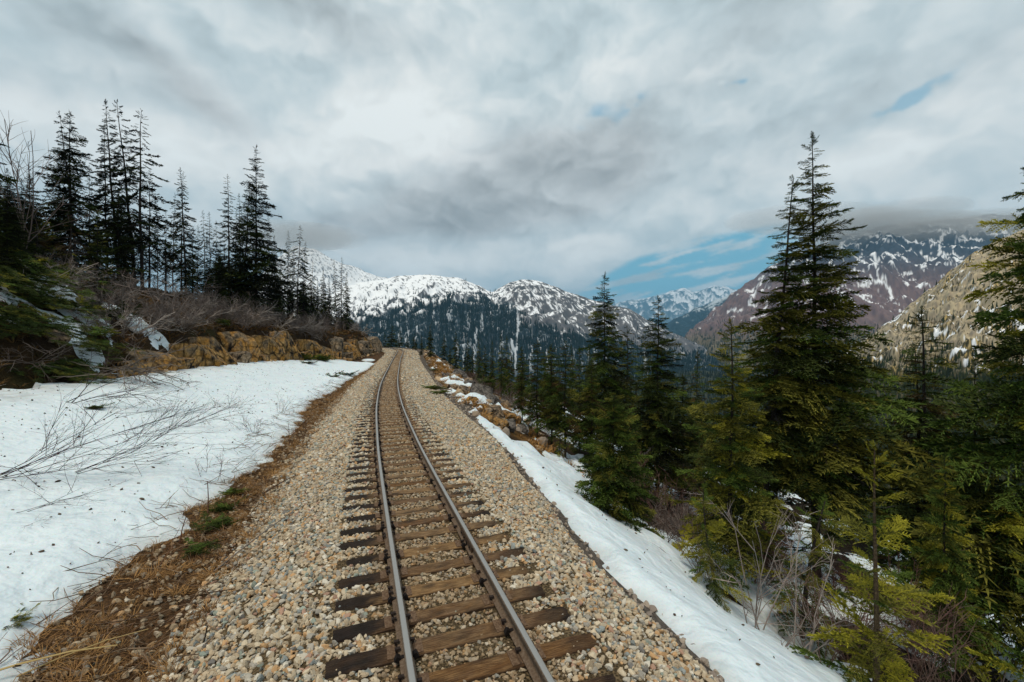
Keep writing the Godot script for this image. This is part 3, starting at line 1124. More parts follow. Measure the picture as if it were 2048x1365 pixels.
# A weathered sleeper: 2.2 m along x, its top at y = 0; dark at the ends, tan with grit in the middle.
func sleeper_mesh(seed_: int) -> ArrayMesh:
	var g := RandomNumberGenerator.new()
	g.seed = seed_
	var nz := FastNoiseLite.new()
	nz.seed = seed_
	nz.frequency = 1.0
	var nx := 30
	var half := 1.08 * g.randf_range(0.96, 1.04)
	var wid := 0.098 * g.randf_range(0.9, 1.08)
	var prof := [[-wid, -0.17], [-wid, -0.014], [-wid + 0.014, 0.0], [-wid * 0.3, 0.002], [wid * 0.35, 0.0], [wid - 0.014, 0.0], [wid, -0.014], [wid, -0.17]]
	var rows := []
	var cols := []
	var dark_l := g.randf_range(0.25, 0.75)
	var dark_r := g.randf_range(0.1, 0.7)
	var tan_k := g.randf_range(-0.25, 1.1)
	var worn := g.randf() * 0.6 - 0.22
	for i in nx + 1:
		var x := lerpf(-half, half, float(i) / nx)
		var row := PackedVector3Array()
		var crow := PackedColorArray()
		for k in prof.size():
			var q: Array = prof[k]
			var jag := 0.0
			if i == 0 or i == nx:
				jag = 0.025 * nz.get_noise_2d(k * 0.9, i * 3.0)
			var wear := 0.007 * nz.get_noise_2d(x * 5.0, k * 0.8)
			row.append(Vector3(x + jag, q[1] + wear - (0.012 * smoothstep(0.85, 1.0, absf(x) / half) if k > 0 and k < 7 else 0.0), q[0] + 0.006 * nz.get_noise_2d(x * 4.0, k * 0.7 + 30.0)))
			var mid := Color(0.27, 0.145, 0.055).lerp(Color(0.50, 0.33, 0.16), clampf(tan_k + 0.6 * nz.get_noise_2d(x * 4.0, k * 0.5 + 9.0), 0.0, 1.0))
			mid = mid.lerp(Color(0.24, 0.205, 0.165), clampf(worn + 0.4 * nz.get_noise_2d(x * 7.0, k + 50.0), 0.0, 0.8))
			var dark := Color(0.022, 0.017, 0.016)
			var f := 0.0
			if x < 0:
				f = smoothstep(GAUGE - 0.05 - dark_l * 0.2, GAUGE + 0.32, -x + 0.22 * nz.get_noise_2d(x * 3.0, k + 3.0)) * (0.55 + dark_l)
			else:
				f = smoothstep(GAUGE + 0.25 - dark_r * 0.3, 1.02, x + 0.2 * nz.get_noise_2d(x * 3.0, k + 5.0)) * (0.4 + dark_r)
			f = clampf(f + 0.75 * smoothstep(0.05, 0.5, nz.get_noise_2d(x * 2.2 + 7.0, k * 0.4)), 0.0, 0.95)
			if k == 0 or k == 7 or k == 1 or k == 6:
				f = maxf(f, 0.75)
			crow.append(mid.lerp(dark, f))
		rows.append(row)
		cols.append(crow)
	var v := PackedVector3Array()
	var c := PackedColorArray()
	for i in nx:
		for k in prof.size() - 1:
			for q in [[i, k], [i + 1, k], [i, k + 1], [i + 1, k], [i + 1, k + 1], [i, k + 1]]:
				v.append(rows[q[0]][q[1]])
				c.append(cols[q[0]][q[1]])
	for i in [0, nx]:
		for k in range(1, prof.size() - 1):
			for q in ([0, k, k + 1] if i == 0 else [0, k + 1, k]):
				v.append(rows[i][q])
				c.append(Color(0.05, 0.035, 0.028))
	return solid(v, c)


func lay_sleepers(track: Node3D) -> void:
	var looks := []
	for k in 24:
		looks.append(sleeper_mesh(40 + k))
	var v := PackedVector3Array()
	var c := PackedColorArray()
	box_tris(v, c, Transform3D(Basis(), Vector3.ZERO), Vector3(0.30, 0.013, 0.17), Color(0.22, 0.15, 0.095))
	box_tris(v, c, Transform3D(Basis(), Vector3(-0.078, 0.009, 0)), Vector3(0.012, 0.012, 0.168), Color(0.17, 0.12, 0.08))
	box_tris(v, c, Transform3D(Basis(), Vector3(0.078, 0.009, 0)), Vector3(0.012, 0.012, 0.168), Color(0.17, 0.12, 0.08))
	var plate := solid(v, c)
	v = PackedVector3Array()
	c = PackedColorArray()
	box_tris(v, c, Transform3D(Basis(), Vector3(0, 0.01, 0)), Vector3(0.016, 0.04, 0.016), Color(0.05, 0.038, 0.032))
	box_tris(v, c, Transform3D(Basis(), Vector3(0.008, 0.036, 0)), Vector3(0.046, 0.015, 0.03), Color(0.045, 0.035, 0.03))
	var spike := solid(v, c)
	for k in tie_s.size():
		if tie_s[k] > 122.0:
			break
		var s := tie_s[k]
		var f := heading(s)
		var right := Vector3(-f.z, 0, f.x).normalized()
		var up := right.cross(f).normalized()
		var shift := rng.randf_range(-0.05, 0.05)
		var at := along(s) + right * shift + up * (-0.153 - (0.022 * rng.randf() * rng.randf()))
		var o := part("sleeper", looks[rng.randi_range(0, 23)], mat.wood, track)
		o.transform = Transform3D(Basis(right, up, -f).rotated(Vector3.UP, rng.randf_range(-0.02, 0.02)), at)
		if s > 46.0:
			continue
		for side in [-1.0, 1.0]:
			var p := part("tie_plate", plate, mat.rusty_steel, o)
			p.position = Vector3(side * GAUGE - shift, 0.003, rng.randf_range(-0.01, 0.01))
			if s > 28.0:
				continue
			for e in [[-1.0, 0.045], [-1.0, -0.05], [1.0, rng.randf_range(-0.05, 0.05)]]:
				var n := part("spike", spike, mat.rusty_steel, o)
				n.position = p.position + Vector3(e[0] * side * -0.074, 0.008 + rng.randf() * 0.008, e[1])
				n.rotation.y = 0.0 if e[0] * side > 0 else PI


func swept(prof: Array, side: float, s0: float, s1: float, colors: Array) -> ArrayMesh:
	var ss := line(s0, s1, [[40, 0.5], [999, 0.8]])
	var v := PackedVector3Array()
	var c := PackedColorArray()
	var n := prof.size()
	for s in ss:
		var f := heading(s)
		var right := Vector3(-f.z, 0, f.x).normalized()
		var at := along(s) + right * (side * GAUGE)
		for k in n:
			v.append(at + right * prof[k][0] + Vector3.UP * prof[k][1])
			c.append(colors[k])
	var x := PackedVector3Array()
	var xc := PackedColorArray()
	for j in ss.size() - 1:
		for k in n - 1:
			var a := j * n + k
			for q in [a, a + n, a + 1, a + 1, a + n, a + n + 1]:
				x.append(v[q])
				xc.append(c[q])
	return solid(x, xc)


func lay_rails(track: Node3D) -> void:
	var web := Color(0.21, 0.175, 0.14)
	var foot := Color(0.23, 0.18, 0.13)
	var body := [[-0.060, -0.138], [-0.060, -0.130], [-0.016, -0.115], [-0.010, -0.10], [-0.010, -0.052], [-0.020, -0.040], [-0.030, -0.034], [-0.031, -0.008], [-0.027, -0.002]]
	var all := body.duplicate()
	for k in range(body.size() - 1, -1, -1):
		all.append([-body[k][0], body[k][1]])
	var cols := []
	for k in all.size():
		cols.append(foot if all[k][1] < -0.1 else web)
	var clip_v := PackedVector3Array()
	var clip_c := PackedColorArray()
	box_tris(clip_v, clip_c, Transform3D(Basis(), Vector3(0, -0.128, 0)), Vector3(0.15, 0.03, 0.035), Color(0.02, 0.017, 0.016))
	box_tris(clip_v, clip_c, Transform3D(Basis(Vector3.BACK, 0.5), Vector3(0.076, -0.120, 0)), Vector3(0.035, 0.045, 0.05), Color(0.016, 0.014, 0.013))
	box_tris(clip_v, clip_c, Transform3D(Basis(Vector3.BACK, -0.5), Vector3(-0.076, -0.120, 0)), Vector3(0.035, 0.045, 0.05), Color(0.016, 0.014, 0.013))
	var clip := solid(clip_v, clip_c)
	for side in [-1.0, 1.0]:
		var o := part("rail", swept(all, side, 2.0, 152.0, cols), mat.rusty_steel, track)
		part("running_surface", swept([[-0.024, 0.0], [-0.020, 0.003], [0.0, 0.0045], [0.020, 0.003], [0.024, 0.0]], side, 2.0, 152.0, [web, web, web, web, web]), mat.polished_steel, o)
		for k in tie_s.size():
			if tie_s[k] > 34.0:
				break
			if (k + int(side)) % 2:
				continue
			var s := tie_s[k] - 0.135
			var f := heading(s)
			var right := Vector3(-f.z, 0, f.x).normalized()
			var a := part("rail_anchor", clip, mat.rusty_steel, o)
			a.transform = Transform3D(Basis(right, Vector3.UP, -f), along(s) + right * (side * GAUGE))
		# joint bars
		for sj: float in [(20.6 if side > 0 else 26.4), (32.4 if side > 0 else 38.0)]:
			var f := heading(sj)
			var right := Vector3(-f.z, 0, f.x).normalized()
			for e in [-1.0, 1.0]:
				var bv := PackedVector3Array()
				var bc := PackedColorArray()
				box_tris(bv, bc, Transform3D(Basis(), Vector3.ZERO), Vector3(0.02, 0.062, 0.6), Color(0.10, 0.07, 0.05))
				for q in 4:
					box_tris(bv, bc, Transform3D(Basis(), Vector3(e * 0.016, 0, -0.22 + q * 0.145)), Vector3(0.02, 0.026, 0.026), Color(0.05, 0.038, 0.03))
				var jb := part("joint_bar", solid(bv, bc), mat.rusty_steel, o)
				jb.transform = Transform3D(Basis(right, Vector3.UP, -f), along(sj) + right * (side * GAUGE + e * 0.024) + Vector3(0, -0.078, 0))


# ------------------------------------------------------------------ rocks
# An angular block: a ball cut by planes, roughened, with stains.
func rock_mesh(seed_: int, res: int, cuts: int, rough: float, cols: Array, upright := 0.0) -> ArrayMesh:
	var g := RandomNumberGenerator.new()
	g.seed = seed_
	var nz := FastNoiseLite.new()
	nz.seed = seed_
	nz.frequency = 1.0
	nz.fractal_octaves = 4
	var planes := []
	for k in cuts:
		var n := Vector3(g.randfn(), g.randfn() * (1.0 - upright), g.randfn()).normalized()
		planes.append([n, g.randf_range(0.55, 0.92)])
	planes.append([Vector3(g.randf_range(-0.2, 0.2), 1, g.randf_range(-0.2, 0.2)).normalized(), g.randf_range(0.5, 0.75)])
	var v := PackedVector3Array()
	var c := PackedColorArray()
	for face in 6:
		var ax := face / 2
		var sg := 1.0 if face % 2 else -1.0
		var pts := PackedVector3Array()
		var cs := PackedColorArray()
		for j in res + 1:
			for i in res + 1:
				var p := Vector3.ZERO
				p[ax] = sg
				p[(ax + 1) % 3] = tan((float(i) / res - 0.5) * PI / 2)
				p[(ax + 2) % 3] = tan((float(j) / res - 0.5) * PI / 2) * sg
				var n := p.normalized()
				var r := 1.05
				for q in planes:
					var k: float = n.dot(q[0])
					if k > 0.05:
						r = minf(r, q[1] / k)
				p = n * r
				var f := nz.get_noise_3dv(p * 2.2)
				var f2 := nz.get_noise_3dv(Vector3(p.x * 5.0, p.y * 2.0, p.z * 5.0) + Vector3(5, 5, 5))
				p *= 1.0 + rough * f + rough * 0.6 * f2
				pts.append(p)
				var col: Color = cols[0].lerp(cols[1], clampf(0.5 + 1.1 * f, 0.0, 1.0))
				col = col.lerp(cols[2], smoothstep(0.05, 0.4, f2))
				col = col.lerp(cols[3], smoothstep(0.16, 0.42, nz.get_noise_3dv(Vector3(p.x * 4.0, p.y * 0.9, p.z * 4.0) + Vector3(20, 0, 3))))
				if n.y > 0.5:
					col = col.lerp(cols[4], smoothstep(-0.1, 0.3, f + (n.y - 0.7)) * 0.8)
				cs.append(col)
		for j in res:
			for i in res:
				var a := j * (res + 1) + i
				for q in [a, a + 1, a + res + 1, a + 1, a + res + 2, a + res + 1]:
					v.append(pts[q])
					c.append(cs[q])
	return solid(v, c)


func build_rocks() -> void:
	var orange := [Color(0.86, 0.42, 0.085), Color(0.86, 0.56, 0.24), Color(0.58, 0.40, 0.24), Color(0.045, 0.042, 0.04), Color(0.30, 0.24, 0.17)]
	var tan_ := [Color(0.66, 0.46, 0.27), Color(0.76, 0.58, 0.40), Color(0.48, 0.37, 0.27), Color(0.05, 0.045, 0.045), Color(0.36, 0.30, 0.23)]
	var grey := [Color(0.33, 0.30, 0.275), Color(0.48, 0.44, 0.40), Color(0.26, 0.22, 0.20), Color(0.05, 0.048, 0.05), Color(0.27, 0.25, 0.22)]
	# the cutting: blocks in a row along the toe of the slope; d, label, colours, width, height
	var walls := []
	for k in 3:
		walls.append(rock_mesh(300 + k, 30, 12, 0.03, orange, 0.5))
	for k in 2:
		walls.append(rock_mesh(320 + k, 28, 9, 0.045, tan_, 0.6))
	walls.append(rock_mesh(330, 28, 9, 0.04, tan_, 0.75))
	for w in [
		[-20.95, -23.54, 1.06, 0, Vector3(2.565, 1.3, 1.683), 1.216, "low orange slab under the bare shrubs at the left end of the rock face"],
		[-21.9, -27.57, 1.175, 1, Vector3(2.508, 1.6, 1.653), 1.221, "cracked orange block with a dark cleft at its right"],
		[-22.73, -31.09, 1.288, 2, Vector3(3.043, 1.9, 2.24), 1.549, "leaning grey and orange slab low in the rock face"],
		[-23.2, -34.76, 1.441, 0, Vector3(2.555, 2.5, 2.029), 1.109, "orange rock face with a small fir before it"],
		[-23.38, -38.5, 1.285, 1, Vector3(2.521, 2.3, 1.685), 1.053, "tallest orange rock face streaked with dark cracks"],
		[-23.56, -42.71, 1.333, 2, Vector3(3.049, 2.7, 2.263), 1.586, "orange rock face topped by grey lichen"],
		[-23.72, -46.93, 1.056, 1, Vector3(2.96, 2.2, 1.755), 1.139, "dark streaked face in the middle of the cutting"],
		[-23.84, -51.17, 0.7443, 0, Vector3(2.839, 1.6, 2.186), 1.629, "rounded orange block at the foot of the cutting"],
		[-23.95, -55.52, 1.052, 3, Vector3(3.016, 2.6, 1.669), 1.405, "tan block behind the small firs in the cutting"],
		[-24.19, -59.69, 0.8453, 0, Vector3(2.87, 2.1, 2.005), 1.02, "pale topped boulder like block beside the orange faces"],
		[-24.73, -63.79, 1.048, 1, Vector3(2.732, 2.4, 1.671), 1.701, "orange block above the far end of the snow"],
		[-25.32, -68.31, 1.03, 3, Vector3(3.006, 2, 2.038), 1.13, "tan face with a slanting crack near the bend"],
		[-26.13, -73.36, 1.248, 2, Vector3(3.036, 2.3, 2.058), 1.654, "stacked tan rock just before the grey block"],
		[-27.04, -78.5, 1.511, 5, Vector3(2.994, 2.7, 2.007), 1.233, "grey upright rock with vertical ribs nearest the bend"],
		[-28.71, -84.04, 1.355, 5, Vector3(2.819, 2, 1.945), 1.005, "dark end block of the cutting beside the bend"],
		[-19.63, -21.49, 0.86, 0, Vector3(1.17, 0.9, 0.9), 1.831, "small orange block at the left end of the rock face by the bank"],
		[-20.36, -25.83, 0.8656, 1, Vector3(1.17, 0.9, 0.9), 4.876, "broken orange piece at the foot of the low slab"],
		[-21.21, -29.89, 0.842, 2, Vector3(1.04, 0.8, 0.8), 0.2594, "tilted orange slab piece standing in the snow's edge"],
		[-22.05, -33.41, 0.8903, 3, Vector3(1.3, 1, 1), 0.2779, "tan wedge between two orange blocks"],
		[-22.24, -37.19, 0.7327, 0, Vector3(1.04, 0.8, 0.8), 3.758, "orange lump at the tall face's foot"],
		[-22.31, -40.9, 0.6786, 1, Vector3(1.17, 0.9, 0.9), 1.683, "small orange block beside the first small fir"],
		[-22.49, -45.12, 0.6125, 2, Vector3(1.3, 1, 1), 3.208, "loose orange block under the tallest face"],
		[-22.52, -49.37, 0.5164, 0, Vector3(1.3, 1, 1), 2.827, "orange block split from the cutting near the middle"],
		[-22.65, -53.69, 0.459, 1, Vector3(1.43, 1.1, 1.1), 2.057, "rounded orange rock before the tan block"],
		[-22.81, -57.91, 0.4025, 4, Vector3(1.3, 1, 1), 5.984, "tan rock low beside the second small fir"],
		[-23.39, -62, 0.428, 0, Vector3(1.3, 1, 1), 1.173, "orange block before the far end of the snow"],
		[-24.1, -66.59, 0.554, 3, Vector3(1.3, 1, 1), 2.477, "tan chunk under the slanting crack"],
		[-24.93, -71.54, 0.706, 4, Vector3(1.43, 1.1, 1.1), 1.216, "pale tan chunk before the stacked rock"],
		[-25.81, -76.66, 0.786, 5, Vector3(1.3, 1, 1), 3.796, "small grey tan rock before the ribbed block"],
	]:
		var o := part("rock_outcrop", walls[w[3]], mat.rock)
		var n := near(w[0], w[1])
		o.transform = Transform3D(Basis(Vector3.UP, w[5]) * Basis.from_scale(w[4]), Vector3(w[0], w[2], w[1]))
		tag(o, w[6], "rock", "rocks of the cutting")
	add_rubble()
	var loose := []
	for set_ in [orange, tan_, grey]:
		for k in 4:
			loose.append(rock_mesh(400 + loose.size(), 11, 11, 0.06, set_))
	for b in [
		[-0.5733, -17.2, 0, 0.62, -0.8948, 0.8, "large orange boulder nearest the camera at the edge of the right snow"],
		[-0.339, -17.8, 8, 0.5, -0.5767, 0.8, "grey slab leaning on the nearest orange boulder"],
		[-0.7893, -19.5, 4, 0.52, 0.9878, 0.8, "tan boulder half in snow just behind the nearest orange boulder"],
		[-0.3367, -20.2, 1, 0.58, -0.7173, 1, "upright brown and orange boulder with a snow patch at its right"],
		[0.1486, -20.8, 2, 0.5, 0.2341, 0.9, "orange boulder ringed by snow at the right end of the boulder field"],
		[-0.1131, -19, 9, 0.36, 1.617, 0.8, "small purple grey boulder on the snow between two orange ones"],
		[0.42, -19.6, 10, 0.4, -1.596, 0.8, "dark grey boulder at the foot of the conifer cluster"],
		[-1.8, -24, 8, 0.85, -1.754, 0.9, "big grey boulder with a green bush on its top"],
		[-1.61, -26, 9, 0.75, -1.085, 1, "pale grey boulder behind the big grey one"],
		[-0.3536, -27, 10, 0.7, 1.061, 0.9, "light grey boulder beside the reddish thicket"],
		[-0.625, -25, 4, 0.5, 0.4617, 0.8, "tan block left of the light grey boulder"],
		[-1.077, -23.2, 11, 0.55, -1.05, 0.8, "grey brown boulder above the upper snow patch"],
		[-2.048, -21.5, 2, 0.45, -0.6757, 0.7, "low orange boulder in the orange grass left of the snow"],
		[-2.798, -25, 5, 0.6, -1.29, 0.6, "flat tan boulder sunk in the orange grass"],
		[-3.889, -27, 6, 0.5, -0.1639, 0.7, "tan boulder on the ballast edge beside the green patch"],
		[-2.964, -30, 9, 0.6, -1.829, 0.7, "grey boulder on the crest of the orange grass"],
		[-3.643, -34, 4, 0.65, 0.7892, 0.6, "pale tan slab on the crest right of the track"],
		[-4.952, -40, 8, 0.9, 1.584, 0.5, "long grey slab along the crest"],
		[-6.602, -47, 11, 0.8, 1.819, 0.6, "brown grey rock near the top of the rocky shoulder"],
		[-8.274, -50, 5, 0.7, 0.9395, 0.7, "tan rock beside the young firs on the shoulder"],
		[-10.72, -57, 4, 0.7, 1.839, 0.9, "pale pointed rock at the top of the shoulder by the bend"],
		[-4.023, -31, 7, 0.5, -1.927, 0.7, "tan rock near the small snow patch on the shoulder"],
		[-5.743, -36, 10, 0.45, -0.844, 0.7, "small grey rock at the ballast edge below the bend"],
		[-1.143, -19.6, 3, 0.35, 1.864, 0.7, "small orange stone at the snow's upper corner"],
		[-21.6, -56, 2, 0.5, 1.101, 0.8, "small orange block lying on the far end of the left snow"],
		[-22.53, -52, 0, 0.8, -0.3583, 0.8, "rounded orange boulder at the foot of the cutting beside the snow"],
		[-22.86, -50, 4, 0.7, 1.773, 0.8, "tan boulder between two small firs at the cutting's foot"],
		[-23.52, -23, 8, 0.7, 0.482, 0.7, "grey boulder with yellow moss between snow patches on the left bank"],
		[-18.8, -18.6, 4, 0.6, 1.272, 0.7, "pale lichened boulder at the upper edge of the left snow"],
		[-19.02, -20, 1, 0.6, -0.8264, 0.7, "orange brown boulder under the fallen shrub left"],
		[-20.24, -18.6, 5, 0.55, -1.234, 0.7, "tan boulder at the left bank under the dark evergreen"],
		[-19.49, -22, 11, 0.6, -0.2234, 0.7, "brown grey boulder in the bank beneath the arching shrubs"],
	]:
		var o := part("boulder", loose[b[2]], mat.rock)
		var y: float = ground_at(b[0], b[1])
		o.transform = Transform3D(Basis.from_euler(Vector3(b[4] * 0.3, b[4], b[4] * 0.2)) * Basis.from_scale(Vector3(b[3], b[3] * b[5], b[3] * 0.85)), Vector3(b[0], y + b[3] * 0.22, b[1]))
		tag(o, b[6], "boulder", "boulders on the right shoulder" if b[0] > -16 else "boulders by the snow")


func add_rubble() -> void:
	var where: Array[Transform3D] = []
	var tint := PackedColorArray()
	for k in 420:
		var d := rng.randf_range(13.0, 74.0)
		var p := beside(14.0 + d * 1.035, steps(d, EDGE) + rng.randf_range(0.5, 5.5))
		var sc := rng.randf_range(0.12, 0.5) * rng.randf_range(0.6, 1.2)
		where.append(Transform3D(Basis(Vector3(rng.randfn(), rng.randfn(), rng.randfn()).normalized(), rng.randf() * 3) * Basis.from_scale(Vector3(sc * 1.2, sc * 0.7, sc)), Vector3(p.x, ground_at(p.x, p.z) + sc * 0.1, p.z)))
		tint.append(Color(0.20, 0.17, 0.145).lerp(Color(0.42, 0.30, 0.18), rng.randf()))
	for k in 260:
		var d := rng.randf_range(22.0, 84.0)
		var p := beside(14.0 + d * 1.035, -(steps(d, TOE) - rng.randf_range(-0.2, 0.7)))
		var sc := rng.randf_range(0.15, 0.6)
		where.append(Transform3D(Basis(Vector3(rng.randfn(), rng.randfn(), rng.randfn()).normalized(), rng.randf() * 3) * Basis.from_scale(Vector3(sc * 1.2, sc * 0.8, sc)), Vector3(p.x, ground_at(p.x, p.z) + sc * 0.25, p.z)))
		tint.append(Color(0.34, 0.19, 0.075).lerp(Color(0.40, 0.30, 0.19), rng.randf()))
	tag(scatter("rubble", pebble(90, true), mat.stone, where, tint), "broken rock strewn over the right shoulder and along the cutting's foot", "rubble")


# ------------------------------------------------------------------ conifers
# One flat spray of a conifer: a bough of length 1 along x with side twigs set with needles.
func spray_mesh(seed_: int, twigs: int, needles: int, cols: Array, width: float, hang: float, clump := 0.0, thick := 0.026, reach := 1.0) -> Array:
	var g := RandomNumberGenerator.new()
	g.seed = seed_
	var v := PackedVector3Array()
	var c := PackedColorArray()
	var spine := func(x: float) -> Vector3: return Vector3(x, -hang * x * x + hang * 0.75 * x * x * x * x, 0)
	var wood := Color(0.035, 0.026, 0.020)
	for k in 5:
		var a: Vector3 = spine.call(k / 5.0)
		var b: Vector3 = spine.call((k + 1) / 5.0)
		var r := 0.014 * (1.0 - k / 5.5)
		v.append_array(PackedVector3Array([a + Vector3(0, r, 0), a - Vector3(0, r, 0), b, a + Vector3(0, 0, r), a - Vector3(0, 0, r), b]))
		for q in 6:
			c.append(wood)
	for k in twigs:
		for side in [-1.0, 1.0]:
			var x := lerpf(0.12 + clump * 0.25, 1.0, (k + g.randf_range(-0.3, 0.5)) / twigs)
			if g.randf() < 0.1 + clump * 0.25:
				continue
			var from: Vector3 = spine.call(clampf(x, 0.0, 1.0))
			var ln := (width * pow(maxf(1.0 - x, 0.0), 0.65) + 0.09) * g.randf_range(0.6, 1.2) * smoothstep(0.0, 0.32, x + 0.05)
			var ang := g.randf_range(0.75, 1.15) - 0.35 * x
			var dir := Vector3(cos(ang), g.randf_range(-0.30, 0.12), sin(ang) * side).normalized()
			var lean := Vector3(-dir.z, 0, dir.x).normalized()
			var shade: float = g.randf()
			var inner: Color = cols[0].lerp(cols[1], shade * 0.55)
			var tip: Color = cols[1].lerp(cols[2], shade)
			var last := from
			for m in needles:
				var f := (m + 1.0) / needles
				var p := from + dir * (ln * f) + Vector3(0, -0.10 * ln * f * f, 0)
				var nl := g.randf_range(0.055, 0.10) * (1.0 - 0.35 * f) * reach
				for e in [-1.0, 1.0]:
					var nd: Vector3 = (dir * 0.75 + lean * e * g.randf_range(0.45, 0.95) + Vector3(0, g.randf_range(-0.25, 0.5), 0)).normalized()
					var wd := (dir * 0.6 + Vector3(0, 0.6 if (m + k) % 2 else 0.15, 0)) * thick
					v.append_array(PackedVector3Array([last + wd, last - wd, last + nd * nl * 1.25]))
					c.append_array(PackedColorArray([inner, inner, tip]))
				v.append_array(PackedVector3Array([last + lean * 0.014, last - lean * 0.014, p]))
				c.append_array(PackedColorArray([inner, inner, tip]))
				last = p
	for k in int(twigs * 0.9):
		var x := g.randf_range(0.2 + clump * 0.2, 1.0)
		var from: Vector3 = spine.call(x)
		var nd := Vector3(0.75, g.randf_range(0.1, 0.9), g.randf_range(-0.7, 0.7)).normalized()
		v.append_array(PackedVector3Array([from + Vector3(0, 0, thick * 0.8), from - Vector3(0, 0, thick * 0.8), from + nd * g.randf_range(0.07, 0.13) * reach]))
		c.append_array(PackedColorArray([cols[0], cols[0], cols[1].lerp(cols[2], 0.5)]))
	return [v, c]


func dead_spray(seed_: int) -> Array:
	var g := RandomNumberGenerator.new()
	g.seed = seed_
	var v := PackedVector3Array()
	var c := PackedColorArray()
	var grey := Color(0.085, 0.078, 0.074)
	var pts := PackedVector3Array()
	for k in 6:
		pts.append(Vector3(k / 5.0, -0.22 * pow(k / 5.0, 1.5) + g.randf_range(-0.02, 0.02), g.randf_range(-0.03, 0.03)))
	tube(v, c, pts, 0.013, 0.004, 3, grey)
	for k in 14:
		var x := g.randf_range(0.15, 0.95)
		var from: Vector3 = pts[int(x * 5)].lerp(pts[mini(int(x * 5) + 1, 5)], x * 5 - int(x * 5))
		var ln := g.randf_range(0.12, 0.34) * (1.15 - x)
		var dir := Vector3(g.randf_range(0.3, 0.9), g.randf_range(-0.7, 0.15), g.randf_range(-1, 1)).normalized()
		var mid := from + dir * ln * 0.6
		tube(v, c, PackedVector3Array([from, mid, mid + (dir + Vector3(0, g.randf_range(-0.5, 0.3), g.randf_range(-0.5, 0.5))).normalized() * ln * 0.6]), 0.006, 0.003, 3, grey * 0.95)
	return [v, c]


func make_sprays() -> void:
	var tones := {
		"dark": [Color(0.013, 0.019, 0.009), Color(0.044, 0.062, 0.018), Color(0.101, 0.127, 0.031)],
		"olive": [Color(0.029, 0.034, 0.011), Color(0.134, 0.134, 0.024), Color(0.293, 0.269, 0.049)],
		"green": [Color(0.017, 0.031, 0.009), Color(0.070, 0.112, 0.022), Color(0.156, 0.215, 0.042)],
		"yellow": [Color(0.106, 0.103, 0.015), Color(0.225, 0.213, 0.022), Color(0.425, 0.388, 0.045)],
		"black": [Color(0.008, 0.010, 0.007), Color(0.018, 0.022, 0.011), Color(0.034, 0.038, 0.016)],
		"brown": [Color(0.030, 0.022, 0.012), Color(0.075, 0.050, 0.020), Color(0.13, 0.085, 0.03)],
	}
	var k := 0
	for tone in tones:
		for lod in [["", 12, 6, 0.42, 0.026, 1.0], ["_mid", 8, 4, 0.44, 0.042, 1.35], ["_low", 5, 3, 0.48, 0.075, 1.9]]:
			var set_ := []
			for q in 3:
				k += 1
				set_.append(spray_mesh(500 + k, lod[1], lod[2], tones[tone], lod[3], 0.16, 0.0, lod[4], lod[5]))
			spray[tone + lod[0]] = set_
		var tuft := []
		for q in 3:
			k += 1
			tuft.append(spray_mesh(700 + k, 9, 4, tones[tone], 0.30, 0.30, 0.6, 0.045, 1.3))
		spray[tone + "_tuft"] = tuft
	spray.dead = [dead_spray(801), dead_spray(802), dead_spray(803)]


func lay_spray(v: PackedVector3Array, c: PackedColorArray, shape: Array, at: Vector3, az: float, pitch: float, size: float, roll := 0.0) -> void:
	var x := Vector3(cos(az) * cos(pitch), sin(pitch), sin(az) * cos(pitch))
	var z := Vector3(-sin(az), 0, cos(az))
	var b := Basis(x, z.cross(x), z).rotated(x, roll)
	v.append_array(Transform3D(b * Basis.from_scale(Vector3(size, size, size)), at) * (shape[0] as PackedVector3Array))
	c.append_array(shape[1])


